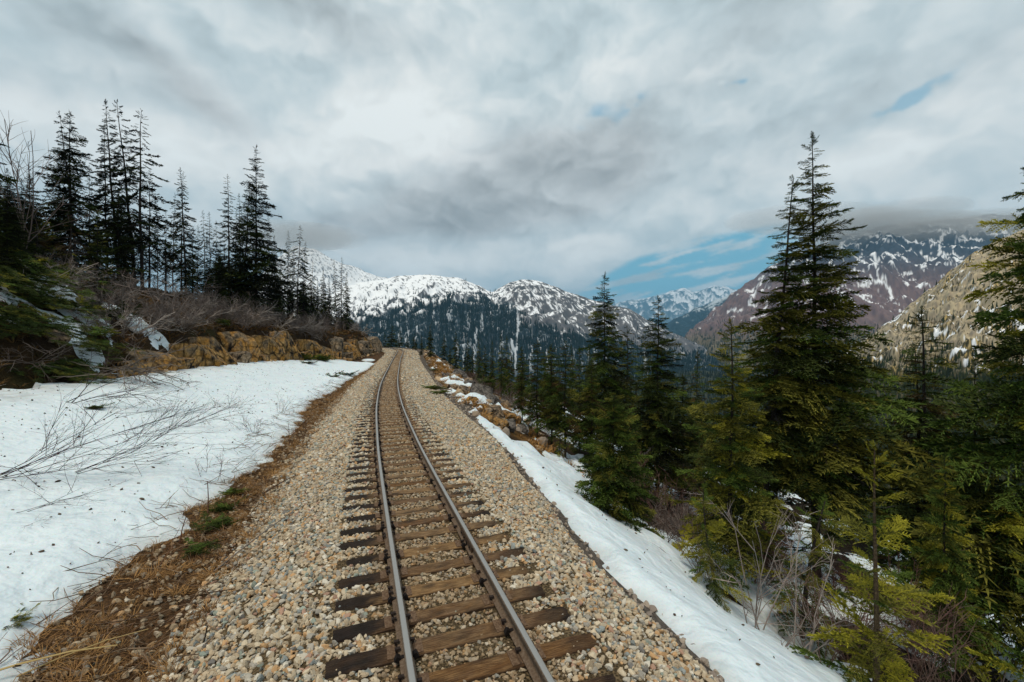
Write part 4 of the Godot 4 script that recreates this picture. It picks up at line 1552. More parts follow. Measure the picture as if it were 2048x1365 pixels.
# kind: height, start of the crown (share of height), widest radius, shape power, gap between whorls, boughs a whorl, pitch low and high, tones, dead boughs, second stem
func make_conifer(called: String, p: Dictionary) -> void:
	var g := RandomNumberGenerator.new()
	g.seed = p.seed
	var h: float = p.h
	var v := PackedVector3Array()
	var c := PackedColorArray()
	var tv := PackedVector3Array()
	var tc := PackedColorArray()
	var dv := PackedVector3Array()
	var dc := PackedColorArray()
	var stems := [[Vector3.ZERO, h, p.R, p.base]]
	for e in p.get("more", []):
		stems.append(e)
	var bark: Color = p.get("bark", Color(0.10, 0.084, 0.074))
	for st in stems:
		var at: Vector3 = st[0]
		var hh: float = st[1]
		var bend := Vector3(g.randf_range(-1, 1), 0, g.randf_range(-1, 1)) * float(p.get("bend", 0.012)) * hh
		var axis := func(y: float) -> Vector3: return at * (1.0 - 0.55 * y / hh) + Vector3(0, y, 0) + bend * pow(y / hh, 2.0) + Vector3(sin(y * 1.7), 0, cos(y * 1.3)) * 0.02
		var pts := PackedVector3Array()
		for k in 15:
			pts.append(axis.call(hh * k / 14.0))
		pts[0] = pts[0] - Vector3(0, 0.4, 0)
		var r0: float = p.get("girth", 0.0075) * hh + 0.02
		tube(tv, tc, pts, r0, 0.008, 7, bark.lerp(Color(0.03, 0.026, 0.022), float(p.get("dim", 0.0))), bark * 0.7)
		var y: float = hh * float(st[3])
		var whorl := 0
		while y < hh - 0.06:
			var f: float = (y - hh * float(st[3])) / (hh * (1.0 - float(st[3])))
			var reach: float = float(st[2]) * pow(1.0 - f, float(p.pow)) * lerpf(float(p.get("foot", 0.8)), 1.0, smoothstep(0.0, 0.2, f)) + 0.10
			reach *= 1.0 + float(p.get("wave", 0.18)) * sin(whorl * 1.9 + g.randf())
			var nb: int = maxi(3, int(round(p.nb * lerpf(1.0, 0.65, f))))
			var turn := g.randf() * TAU
			for k in nb:
				if g.randf() < float(p.get("skip", 0.08)):
					continue
				var az := turn + TAU * (k + g.randf_range(-0.35, 0.35)) / nb
				var ln := reach * g.randf_range(0.5, 1.22)
				var pitch: float = lerpf(p.low, p.high, f) + g.randf_range(-0.26, 0.22)
				var tones: Array = p.tones
				var tone: String = tones[mini(int(pow(g.randf(), float(p.get("bias", 1.0))) * tones.size()), tones.size() - 1)]
				var shapes: Array = spray[tone + p.lod]
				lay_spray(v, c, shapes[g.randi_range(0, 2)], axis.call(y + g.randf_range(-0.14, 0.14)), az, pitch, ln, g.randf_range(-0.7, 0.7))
			y += float(p.gap) * g.randf_range(0.75, 1.25) * lerpf(1.0, 0.62, f)
			whorl += 1
		for k in 5:
			lay_spray(v, c, spray[p.tones[0] + p.lod][k % 3], axis.call(hh - 0.04 - 0.10 * k), g.randf() * TAU, lerpf(1.35, 0.6, k / 4.0), 0.16 + 0.045 * k)
		for k in int(p.get("dead", 0)):
			var dy := hh * g.randf_range(0.06, float(st[3]) + 0.16)
			lay_spray(dv, dc, spray.dead[g.randi_range(0, 2)], axis.call(dy), g.randf() * TAU, g.randf_range(-0.45, 0.1), float(st[2]) * g.randf_range(0.35, 0.8))
	kinds[called] = [h, solid(tv, tc), solid(v, c), solid(dv, dc) if dv.size() else null]


func make_kinds() -> void:
	# right hand trees
	make_conifer("twin_spire", {"seed": 1, "h": 12.6, "base": 0.24, "R": 2.3, "pow": 0.98, "gap": 0.20, "nb": 8, "low": -0.20, "high": 0.12, "tones": ["dark", "dark", "olive", "olive", "green"], "lod": "", "dead": 40, "foot": 0.75,
		"more": [[Vector3(-1.75, 0, 0.25), 11.35, 1.55, 0.30]], "bias": 0.9})
	make_conifer("dark_fir", {"seed": 2, "h": 10.0, "base": 0.16, "R": 1.95, "pow": 0.80, "gap": 0.19, "nb": 8, "low": -0.25, "high": 0.1, "tones": ["dark", "dark", "black", "olive", "green"], "lod": "", "dead": 36})
	make_conifer("bushy_hemlock", {"seed": 3, "h": 3.9, "base": 0.06, "R": 1.2, "pow": 0.60, "gap": 0.11, "nb": 9, "low": -0.35, "high": 0.25, "tones": ["dark", "green", "dark", "green", "olive"], "lod": "", "foot": 0.9, "wave": 0.1, "skip": 0.02})
	make_conifer("olive_fir", {"seed": 4, "h": 6.3, "base": 0.20, "R": 1.25, "pow": 0.72, "gap": 0.16, "nb": 7, "low": -0.15, "high": 0.2, "tones": ["olive", "olive", "yellow", "green", "dark"], "lod": "", "dead": 22})
	make_conifer("sunny_sapling", {"seed": 5, "h": 3.9, "base": 0.05, "R": 1.05, "pow": 0.95, "gap": 0.34, "nb": 6, "low": 0.02, "high": 0.5, "tones": ["yellow", "olive", "yellow", "green"], "lod": "", "wave": 0.28, "skip": 0.12, "girth": 0.008, "bark": Color(0.22, 0.16, 0.10)})
	make_conifer("thin_sapling", {"seed": 6, "h": 2.8, "base": 0.22, "R": 0.62, "pow": 0.6, "gap": 0.17, "nb": 5, "low": -0.5, "high": 0.3, "tones": ["green", "olive", "dark", "yellow"], "lod": "", "skip": 0.25, "bend": 0.10, "girth": 0.009})
	make_conifer("broad_fir", {"seed": 7, "h": 7.8, "base": 0.16, "R": 2.05, "pow": 0.85, "gap": 0.20, "nb": 8, "low": -0.12, "high": 0.12, "tones": ["dark", "green", "olive", "green", "yellow"], "lod": "", "dead": 30, "girth": 0.012})
	make_conifer("slim_fir", {"seed": 8, "h": 6.0, "base": 0.22, "R": 0.95, "pow": 0.65, "gap": 0.17, "nb": 7, "low": -0.3, "high": 0.15, "tones": ["dark", "dark", "olive", "brown", "green"], "lod": "_mid", "dead": 26})
	make_conifer("mid_fir", {"seed": 9, "h": 7.0, "base": 0.12, "R": 1.25, "pow": 0.8, "gap": 0.20, "nb": 7, "low": -0.3, "high": 0.1, "tones": ["dark", "olive", "dark", "brown", "green"], "lod": "_mid", "dead": 16})
	make_conifer("far_fir", {"seed": 10, "h": 5.0, "base": 0.05, "R": 1.05, "pow": 0.9, "gap": 0.2, "nb": 7, "low": -0.3, "high": 0.1, "tones": ["dark", "black", "dark", "olive"], "lod": "_low"})
	# left hand trees against the sky
	make_conifer("thin_spire", {"seed": 21, "h": 12.0, "base": 0.16, "R": 1.55, "pow": 0.8, "gap": 0.30, "nb": 6, "low": -0.35, "high": 0.15, "tones": ["black", "black", "dark"], "lod": "_tuft", "dead": 46, "skip": 0.18, "dim": 0.6})
	make_conifer("lean_spire", {"seed": 22, "h": 11.0, "base": 0.3, "R": 1.3, "pow": 0.6, "gap": 0.36, "nb": 6, "low": -0.45, "high": 0.0, "tones": ["black", "black", "dark"], "lod": "_tuft", "dead": 44, "skip": 0.25, "bend": 0.05, "dim": 0.6})
	make_conifer("one_sided_spire", {"seed": 23, "h": 11.0, "base": 0.25, "R": 1.8, "pow": 0.75, "gap": 0.30, "nb": 5, "low": -0.3, "high": -0.05, "tones": ["black", "dark", "black"], "lod": "_tuft", "dead": 46, "skip": 0.22, "bend": 0.03, "dim": 0.6})
	make_conifer("ragged_spruce", {"seed": 24, "h": 14.0, "base": 0.10, "R": 2.5, "pow": 0.85, "gap": 0.34, "nb": 7, "low": -0.3, "high": 0.2, "tones": ["black", "dark", "black"], "lod": "_mid", "dead": 20, "skip": 0.15, "wave": 0.3, "dim": 0.6,
		"more": [[Vector3(0.8, 0, 0.5), 11.0, 1.5, 0.2]]})
	make_conifer("full_spruce", {"seed": 25, "h": 10.5, "base": 0.05, "R": 2.2, "pow": 0.8, "gap": 0.26, "nb": 7, "low": -0.3, "high": 0.2, "tones": ["black", "black", "dark"], "lod": "_mid", "skip": 0.12, "wave": 0.3, "dim": 0.6})
	make_conifer("grey_snag", {"seed": 26, "h": 5.0, "base": 0.55, "R": 1.1, "pow": 0.6, "gap": 0.5, "nb": 3, "low": -0.3, "high": 0.2, "tones": ["brown"], "lod": "_tuft", "dead": 70, "skip": 0.5})


func build_trees() -> void:
	make_sprays()
	make_kinds()
	for r in [
		[8.541, -11.8, 8.395, "twin_spire", 1, "tallest conifer, a dark twin topped spire against the right sky", "conifers on the right slope", 0, 0.0],
		[11.23, -9, 6.521, "broad_fir", 0.74, "broad conifer cut by the right frame edge, spire top above the granite hill", "conifers on the right slope", 0, 0.8568],
		[4.871, -22, 6.131, "dark_fir", 0.88, "dark pointed fir whose tip stands before the twin domed mountain's right end", "conifers on the right slope", 0, 2.397],
		[5.889, -17, 4.362, "dark_fir", 0.98, "dark fir with a blunt drooping top left of the distant peaks", "conifers on the right slope", 0, 6.04],
		[7.226, -17.8, 1.1, "slim_fir", 1.3, "shorter dark fir leaning on the right side of the blunt topped fir", "conifers on the right slope", 0, 2.081],
		[2.404, -9.9, 1.322, "bushy_hemlock", 1, "dense bushy dark green fir at the snow edge nearest the track", "conifers on the right slope", 0, 0.05901],
		[5.006, -9.6, 3.039, "olive_fir", 0.95, "olive green fir with a thin tip left of the tallest conifer", "conifers on the right slope", 0, 0.2813],
		[3.962, -8, -0.2557, "thin_sapling", 1, "thin tilted sapling with ragged green boughs at the snow edge", "conifers on the right slope", 0.2443, 1.065],
		[5.2, -6, 1.048, "sunny_sapling", 0.95, "yellow green sapling in the right foreground with whorled boughs", "conifers on the right slope", 0, 4.922],
		[6.131, -4.9, 0.6779, "sunny_sapling", 0.8, "yellow green bough tips of a young fir in the lower right corner", "conifers on the right slope", 0, 2.278],
		[15.83, -16, 3.759, "mid_fir", 1.2, "bushy mid sized fir before the granite hill", "conifers on the right slope", 0, 1.823],
		[16.09, -16.6, 2.382, "mid_fir", 1.1, "second stem of fir just left of the bushy one before the granite hill", "conifers on the right slope", 0, 0.6098],
		[12.13, -11, 2.039, "broad_fir", 0.62, "green fir behind the yellow green sapling's right side", "conifers on the right slope", 0, 6.165],
		[8.454, -8.2, 0.358, "broad_fir", 0.62, "low spreading fir right of the yellow green sapling", "conifers on the right slope", 0, 2.662],
		[5.897, -8.6, -0.7206, "thin_sapling", 1.3, "young ragged fir under the tallest conifer", "conifers on the right slope", -0.08727, 1.306],
		[7.53, -12.5, 0.4839, "olive_fir", 1, "olive fir between the thin tipped fir and the tallest conifer", "conifers on the right slope", 0, 0.3727],
		[0.5119, -21.5, 2.082, "slim_fir", 0.9, "leftmost slim fir of the cluster beside the boulders", "conifer cluster right of the boulders", 0, 0.3471],
		[1.19, -20, 2.59, "slim_fir", 1, "second slim fir of the cluster with bare grey trunk", "conifer cluster right of the boulders", 0, 1.059],
		[1.867, -19.6, 2.402, "slim_fir", 1.05, "middle slim fir of the cluster standing on the snow", "conifer cluster right of the boulders", 0, 4.25],
		[2.423, -19.2, 2.541, "slim_fir", 1, "right slim fir of the cluster with drooping lower boughs", "conifer cluster right of the boulders", 0, 0.9397],
		[2.037, -18.2, -1.099, "thin_sapling", 0.9, "small bare stemmed fir at the foot of the cluster", "conifer cluster right of the boulders", 0, 0.2568],
		[3.886, -24, 2.173, "mid_fir", 0.8, "slim fir between the cluster and the dark pointed fir", "conifer cluster right of the boulders", 0, 3.081],
		[3.929, -20.5, 1.615, "mid_fir", 0.9, "mid sized fir at the left side of the dark pointed fir", "conifer cluster right of the boulders", 0, 1.564],
		[7.15, -26, 3.381, "slim_fir", 1, "grey topped fir between the two dark firs", "conifer cluster right of the boulders", 0, 6.265],
		[5.677, -19, 0.5508, "mid_fir", 1, "shadowed fir left of the blunt topped fir", "conifer cluster right of the boulders", 0, 0.7679],
		[9.717, -22, 2.072, "mid_fir", 0.7, "thin fir seen past the blunt topped fir against the valley", "conifer cluster right of the boulders", 0, 3.324],
		[6.683, -14, 0.405, "mid_fir", 0.9, "low fir between the blunt topped fir and the olive fir", "conifer cluster right of the boulders", 0, 4.859],
		[-10.93, -56, 4.697, "far_fir", 0.75, "narrow dark fir standing alone above the rocky shoulder", "young firs beyond the right shoulder", 0, 2.571],
		[-8.095, -50, 3.393, "far_fir", 0.75, "young fir left of the reddish fir beyond the shoulder", "young firs beyond the right shoulder", 0, 6.202],
		[-6.133, -46, 3.653, "far_fir", 0.75, "reddish green fir with a sharp tip beyond the shoulder", "young firs beyond the right shoulder", 0, 3],
		[-5.51, -52, 2.685, "far_fir", 0.75, "small fir in the gap beyond the long grey slab", "young firs beyond the right shoulder", 0, 1.519],
		[-3.143, -40, 2.84, "mid_fir", 0.62, "fir above the big grey boulder, left of a pair", "young firs beyond the right shoulder", 0, 2.579],
		[-1.81, -38, 2.553, "mid_fir", 0.62, "right fir of the pair above the big grey boulder", "young firs beyond the right shoulder", 0, 0.2315],
		[-0.825, -33, 3.1, "mid_fir", 0.62, "taller fir over the reddish thicket", "young firs beyond the right shoulder", 0, 2.645],
		[-0.07143, -30, 2.262, "mid_fir", 0.62, "fir at the right end of the reddish thicket", "young firs beyond the right shoulder", 0, 1.561],
		[-14.22, -66, 3.355, "far_fir", 0.75, "little fir at the top of the shoulder", "young firs beyond the right shoulder", 0, 5.585],
		[-8.562, -58, 2.012, "far_fir", 0.75, "low fir behind the shoulder's crest", "young firs beyond the right shoulder", 0, 5.219],
		[-3.086, -48, 2.101, "far_fir", 0.75, "low dark fir behind the pair", "young firs beyond the right shoulder", 0, 3.131],
		[-0.5762, -44, 3.08, "mid_fir", 0.62, "far fir with a thin tip behind the thicket", "young firs beyond the right shoulder", 0, 0.1988],
		[2.671, -34, 1.822, "mid_fir", 0.62, "far fir behind the cluster", "young firs beyond the right shoulder", 0, 1.598],
		[5.186, -36, 2.209, "mid_fir", 0.62, "far fir right of the cluster with a thin tip", "young firs beyond the right shoulder", 0, 1.522],
		[-5.643, -60, 1.637, "far_fir", 0.75, "farthest small fir over the valley edge", "young firs beyond the right shoulder", 0, 1.307],
		[6.314, -34, 2.226, "mid_fir", 0.62, "far fir with brown boughs beside the dark pointed fir", "young firs beyond the right shoulder", 0, 1.454],
		[8.338, -34, 1.012, "mid_fir", 0.62, "far fir between the dark firs", "young firs beyond the right shoulder", 0, 5.462],
		[-30.99, -108, 6.58, "far_fir", 1.1, "dense cone shaped fir at the outside of the bend", "firs beyond the bend", 0, 0.8899],
		[-28.39, -106, 5.243, "far_fir", 1.1, "shorter fir right of the cone shaped one at the bend", "firs beyond the bend", 0, 0.322],
		[-33.87, -112, 4.463, "far_fir", 1.1, "low fir left of the cone shaped one at the bend", "firs beyond the bend", 0, 5.828],
		[-24.88, -100, 3.304, "far_fir", 1.1, "small fir right of the bend's fir pair", "firs beyond the bend", 0, 3.55],
		[-20.53, -88, 4.049, "far_fir", 1.1, "fir on the outer edge of the ballast before the bend", "firs beyond the bend", 0, 6.221],
		[-19.2, -84, 2.58, "far_fir", 1.1, "bushy green young fir beside the ballast before the bend", "firs beyond the bend", 0, 2.531],
		[-19.62, -15, 13.65, "thin_spire", 1.1, "spruce beyond the left frame edge with bough tips poking into the picture", "conifers along the left skyline", 0, 5.658],
		[-28.69, -24, 11.97, "full_spruce", 1, "rusty brown green fir at the left edge", "conifers along the left skyline", 0, 4.107],
		[-28.33, -25, 10.4, "grey_snag", 1, "dead looking yellow grey fir at the left in front of the dark spruces", "conifers along the left skyline", 0, 4.967],
		[-31.14, -30, 18.76, "lean_spire", 0.9, "thin leaning snag topped spruce left of the full spruce", "conifers along the left skyline", 0.05236, 4.677],
		[-32.1, -30.5, 19.25, "full_spruce", 0.95, "full dark spruce, the widest on the left skyline", "conifers along the left skyline", 0, 3.104],
		[-33.73, -31, 14.99, "full_spruce", 0.8, "lower spruce at the left side of the full dark spruce", "conifers along the left skyline", 0, 0.5835],
		[-31.81, -34, 22.22, "thin_spire", 0.95, "tallest thin spire on the left skyline", "conifers along the left skyline", 0.08727, 1.325],
		[-31.42, -35, 22.3, "lean_spire", 1, "second thin spire with a forked bare tip", "conifers along the left skyline", 0.06981, 5.488],
		[-29.91, -34, 21.37, "one_sided_spire", 1, "third thin spire whose boughs all point right", "conifers along the left skyline", 0.05236, 5.651],
		[-31.98, -37, 17.62, "thin_spire", 0.95, "shorter spire right of the three tall ones", "conifers along the left skyline", 0, 5.806],
		[-33.95, -42, 17.41, "lean_spire", 0.6, "thin poor spire between two fuller ones", "conifers along the left skyline", 0, 2.114],
		[-32.6, -42, 19.86, "thin_spire", 0.9, "twin stemmed spire standing alone in the skyline's middle", "conifers along the left skyline", 0.03491, 4.125],
		[-34.68, -44, 20.21, "one_sided_spire", 0.7, "slim companion of the twin stemmed spire", "conifers along the left skyline", 0, 5.021],
		[-34.51, -48, 17.24, "thin_spire", 0.9, "short spire in the low gap of the skyline", "conifers along the left skyline", 0, 4.035],
		[-36.55, -50, 17.98, "lean_spire", 0.7, "bare poor stem beside the short spire in the gap", "conifers along the left skyline", 0, 5.117],
		[-31, -46, 20.74, "thin_spire", 1, "spire just left of the ragged spruce", "conifers along the left skyline", 0, 3.316],
		[-31.09, -48, 19.36, "thin_spire", 0.8, "thin spire tucked against the ragged spruce's left", "conifers along the left skyline", 0, 4.112],
		[-27.43, -45, 23.5, "ragged_spruce", 1, "ragged two stemmed spruce, tallest of the skyline's right part", "conifers along the left skyline", 0, 4.308],
		[-28.33, -50, 15.18, "full_spruce", 0.6, "low spruce under the ragged spruce's right side", "conifers along the left skyline", 0, 1.685],
		[-29.93, -56, 17.23, "thin_spire", 0.8, "thin spire right of the ragged spruce", "conifers along the left skyline", 0, 5.795],
		[-28.15, -55, 17.75, "one_sided_spire", 0.9, "bent topped spire before the white mountain", "conifers along the left skyline", 0, 6.005],
		[-27.87, -56, 15.7, "lean_spire", 0.8, "slender stem right of the bent topped spire", "conifers along the left skyline", 0, 0.4671],
		[-27.76, -58, 13.75, "one_sided_spire", 0.7, "small ragged spire before the white mountain's slope", "conifers along the left skyline", 0, 6.098],
		[-28.8, -64, 13.39, "full_spruce", 0.55, "short dark fir before the white mountain's foot", "conifers along the left skyline", 0, 6.04],
		[-28.5, -68, 15.68, "lean_spire", 0.7, "left one of the three spires nearest the bend", "conifers along the left skyline", 0, 4.197],
		[-28.09, -69, 16.29, "thin_spire", 0.8, "middle one of the three spires nearest the bend", "conifers along the left skyline", 0, 0.2797],
		[-26.8, -68, 13.66, "full_spruce", 0.45, "right and fullest of the three spires nearest the bend", "conifers along the left skyline", 0, 5.646],
		[-29.74, -36, 12.49, "grey_snag", 0.9, "grey bare fir among the left thicket", "conifers along the left skyline", 0, 0.8015],
		[-28.41, -27, 10.65, "grey_snag", 1.3, "grey dead fir with drooping bare boughs before the full dark spruce", "conifers along the left skyline", 0, 6.082],
		[-32.57, -33, 12.84, "full_spruce", 0.7, "dark low spruce between the full spruce and the thin spires", "conifers along the left skyline", 0, 4.19],
		[-33.17, -36, 14.64, "full_spruce", 0.5, "dark fir between the feet of the thin spires", "conifers along the left skyline", 0, 0.3798],
		[-32.68, -47, 13.86, "full_spruce", 0.55, "olive dark fir left of the ragged spruce's foot", "conifers along the left skyline", 0, 1.05],
		[-33.47, -44, 14.45, "grey_snag", 0.8, "grey trunked fir with bare lower stem in the left thicket", "conifers along the left skyline", 0, 3.989],
		[-32.92, -39, 15.65, "lean_spire", 0.6, "bare poled thin spire just right of the group of three", "conifers along the left skyline", 0, 3.575],
		[-33.78, -41, 15.34, "thin_spire", 0.6, "short thin spire in the gap after the three tall ones", "conifers along the left skyline", 0, 4.688],
		[-34.45, -46, 15.26, "thin_spire", 0.7, "small thin spire right of the twin stemmed one", "conifers along the left skyline", 0, 5.825],
		[-33.83, -48, 16.39, "one_sided_spire", 0.6, "slender spire at the left foot of the group with the ragged spruce", "conifers along the left skyline", 0, 1.372],
		[-32.32, -49, 17.84, "lean_spire", 0.7, "bare topped pole between the spire and the ragged spruce", "conifers along the left skyline", 0, 0.02055],
		[-27.94, -48, 16.96, "thin_spire", 0.7, "thin spire rising out of the ragged spruce's right side", "conifers along the left skyline", 0, 5.792],
		[-29.83, -54, 14.26, "thin_spire", 0.8, "low thin spire before the cloud right of the ragged spruce", "conifers along the left skyline", 0, 0.08233],
		[-29.79, -57, 14.91, "thin_spire", 0.7, "short spire under the bent topped spire", "conifers along the left skyline", 0, 5.504],
		[-28.79, -62, 11.57, "thin_spire", 0.7, "tiny spire between the ragged small one and the short dark fir", "conifers along the left skyline", 0, 0.7278],
		[-28.76, -66, 12.55, "thin_spire", 0.7, "tiny spire left of the three nearest the bend", "conifers along the left skyline", 0, 5.086],
		[-32.75, -34, 19.63, "one_sided_spire", 0.7, "lower spire at the left side of the tallest thin spire", "conifers along the left skyline", 0.03491, 4.917],
		[-32.23, -32, 15.96, "thin_spire", 0.7, "thin spire in the gap between the full spruce and the tallest one", "conifers along the left skyline", 0, 5.513],
		[-30.99, -27, 13.86, "thin_spire", 0.8, "thin dark spire behind the leafless birch", "conifers along the left skyline", 0, 3.458],
		[-25.77, -22, 9.143, "full_spruce", 0.8, "dark low fir at the left edge above the snow patch", "conifers along the left skyline", 0, 5.518],
	]:
		var k: Array = kinds[r[3]]
		var y: float = ground_at(r[0], r[1])
		var h: float = r[2] - y
		var t := thing("conifer", r[5], "conifer tree", r[6])
		part("trunk", k[1], mat.bark, t)
		part("crown", k[2], mat.needles, t)
		if k[3] != null:
			part("bare_boughs", k[3], mat.twig, t)
		var s: float = h / float(k[0])
		t.transform = Transform3D(Basis(Vector3(0, 0, 1), r[7]) * Basis(Vector3.UP, r[8]) * Basis.from_scale(Vector3(s * r[4], s, s * r[4])), Vector3(r[0], y - 0.05, r[1]))
		for o in t.get_children():
			if o.name == "crown" or o.name == "bare_boughs":
				o.set_meta("kind", "stuff")
	fill_stand()


# ------------------------------------------------------------------ bare shrubs, evergreen shrubs, litter
func fill_stand() -> void:
	for b in [[46, 14.0, 62.0, 11.0, 40.0, "fir in the dense stand on the falling slope beyond the boulders and the right trees", "firs of the dense stand on the right slope", ["mid_fir", "slim_fir", "far_fir"], 3.2, 6.5],
			[44, 24.0, 74.0, 4.5, 12.0, "dark low fir in the belt behind the left skyline's spires", "dark firs behind the left spires", ["full_spruce", "far_fir", "full_spruce"], 3.6, 7.0]]:
		for k in b[0]:
			var d := rng.randf_range(b[1], b[2])
			var side := 1.0 if k < 999 and b[3] > 10.0 else -1.0
			var off := rng.randf_range(b[3], b[4])
			var p := beside(14.0 + d * 1.035, off if side > 0 else -(steps(d, TOE) + off))
			var names: Array = b[7]
			var q: Array = kinds[names[rng.randi_range(0, names.size() - 1)]]
			var t := thing("conifer", b[5], "conifer tree", b[6])
			part("trunk", q[1], mat.bark, t)
			part("crown", q[2], mat.needles, t).set_meta("kind", "stuff")
			var s: float = rng.randf_range(b[8], b[9]) / float(q[0])
			t.transform = Transform3D(Basis(Vector3.UP, rng.randf() * TAU) * Basis.from_scale(Vector3(s, s, s)), Vector3(p.x, ground_at(p.x, p.z) - 0.05, p.z))


func branch_out(v: PackedVector3Array, c: PackedColorArray, g: RandomNumberGenerator, at: Vector3, dir: Vector3, ln: float, r: float, deep: int, rise: float, kids: int, col: Color, wild: float) -> void:
	var pts := PackedVector3Array([at])
	var d := dir
	var n := 6 if deep > 1 else 4
	for k in n:
		d = (d + Vector3(g.randfn(), g.randfn() * 0.7, g.randfn()) * wild + Vector3(0, rise, 0)).normalized()
		pts.append(pts[-1] + d * ln / n)
	tube(v, c, pts, r, r * 0.35, 4 if r > 0.02 else 3, col)
	if deep <= 0:
		return
	for k in kids:
		var f := g.randf_range(0.2, 0.98)
		var i := mini(int(f * n), n - 1)
		var from := pts[i].lerp(pts[i + 1], f * n - i)
		var along_ := (pts[i + 1] - pts[i]).normalized()
		var out := (along_ * 0.9 + Vector3(g.randfn(), g.randfn() * 0.6 + rise, g.randfn()) * 0.55).normalized()
		branch_out(v, c, g, from, out, ln * g.randf_range(0.32, 0.6) * (1.15 - 0.45 * f), r * 0.55, deep - 1, rise * 0.7, kids, col, wild)


# stems fan round the lean; lean is where the bush leans to
func shrub_mesh(seed_: int, stems: int, ln: float, r: float, lean: Vector3, fan: float, deep: int, kids: int, col: Color, rise := 0.03, wild := 0.16) -> ArrayMesh:
	var g := RandomNumberGenerator.new()
	g.seed = seed_
	var v := PackedVector3Array()
	var c := PackedColorArray()
	for k in stems:
		var d := (lean + Vector3(g.randfn(), absf(g.randfn()) * 0.4, g.randfn()) * fan).normalized()
		branch_out(v, c, g, Vector3(g.randf_range(-0.15, 0.15), -0.06, g.randf_range(-0.15, 0.15)), d, ln * g.randf_range(0.6, 1.1), r, deep, rise, kids, col * g.randf_range(0.75, 1.2), wild)
	return solid(v, c)


func low_evergreen(seed_: int, n: int, tones: Array, flat: float, lod: String, small := 1.0) -> ArrayMesh:
	var g := RandomNumberGenerator.new()
	g.seed = seed_
	var v := PackedVector3Array()
	var c := PackedColorArray()
	for k in n:
		var az := g.randf() * TAU
		var wide := 0.28 + 0.25 * (1.0 - small)
		var from := Vector3(g.randfn() * wide, g.randf_range(0.0, 0.35) * flat, g.randfn() * wide)
		lay_spray(v, c, spray[tones[g.randi_range(0, tones.size() - 1)] + lod][g.randi_range(0, 2)], from, az, g.randf_range(-0.15, 0.9) * flat, g.randf_range(0.35, 0.85) * small)
	return solid(v, c)


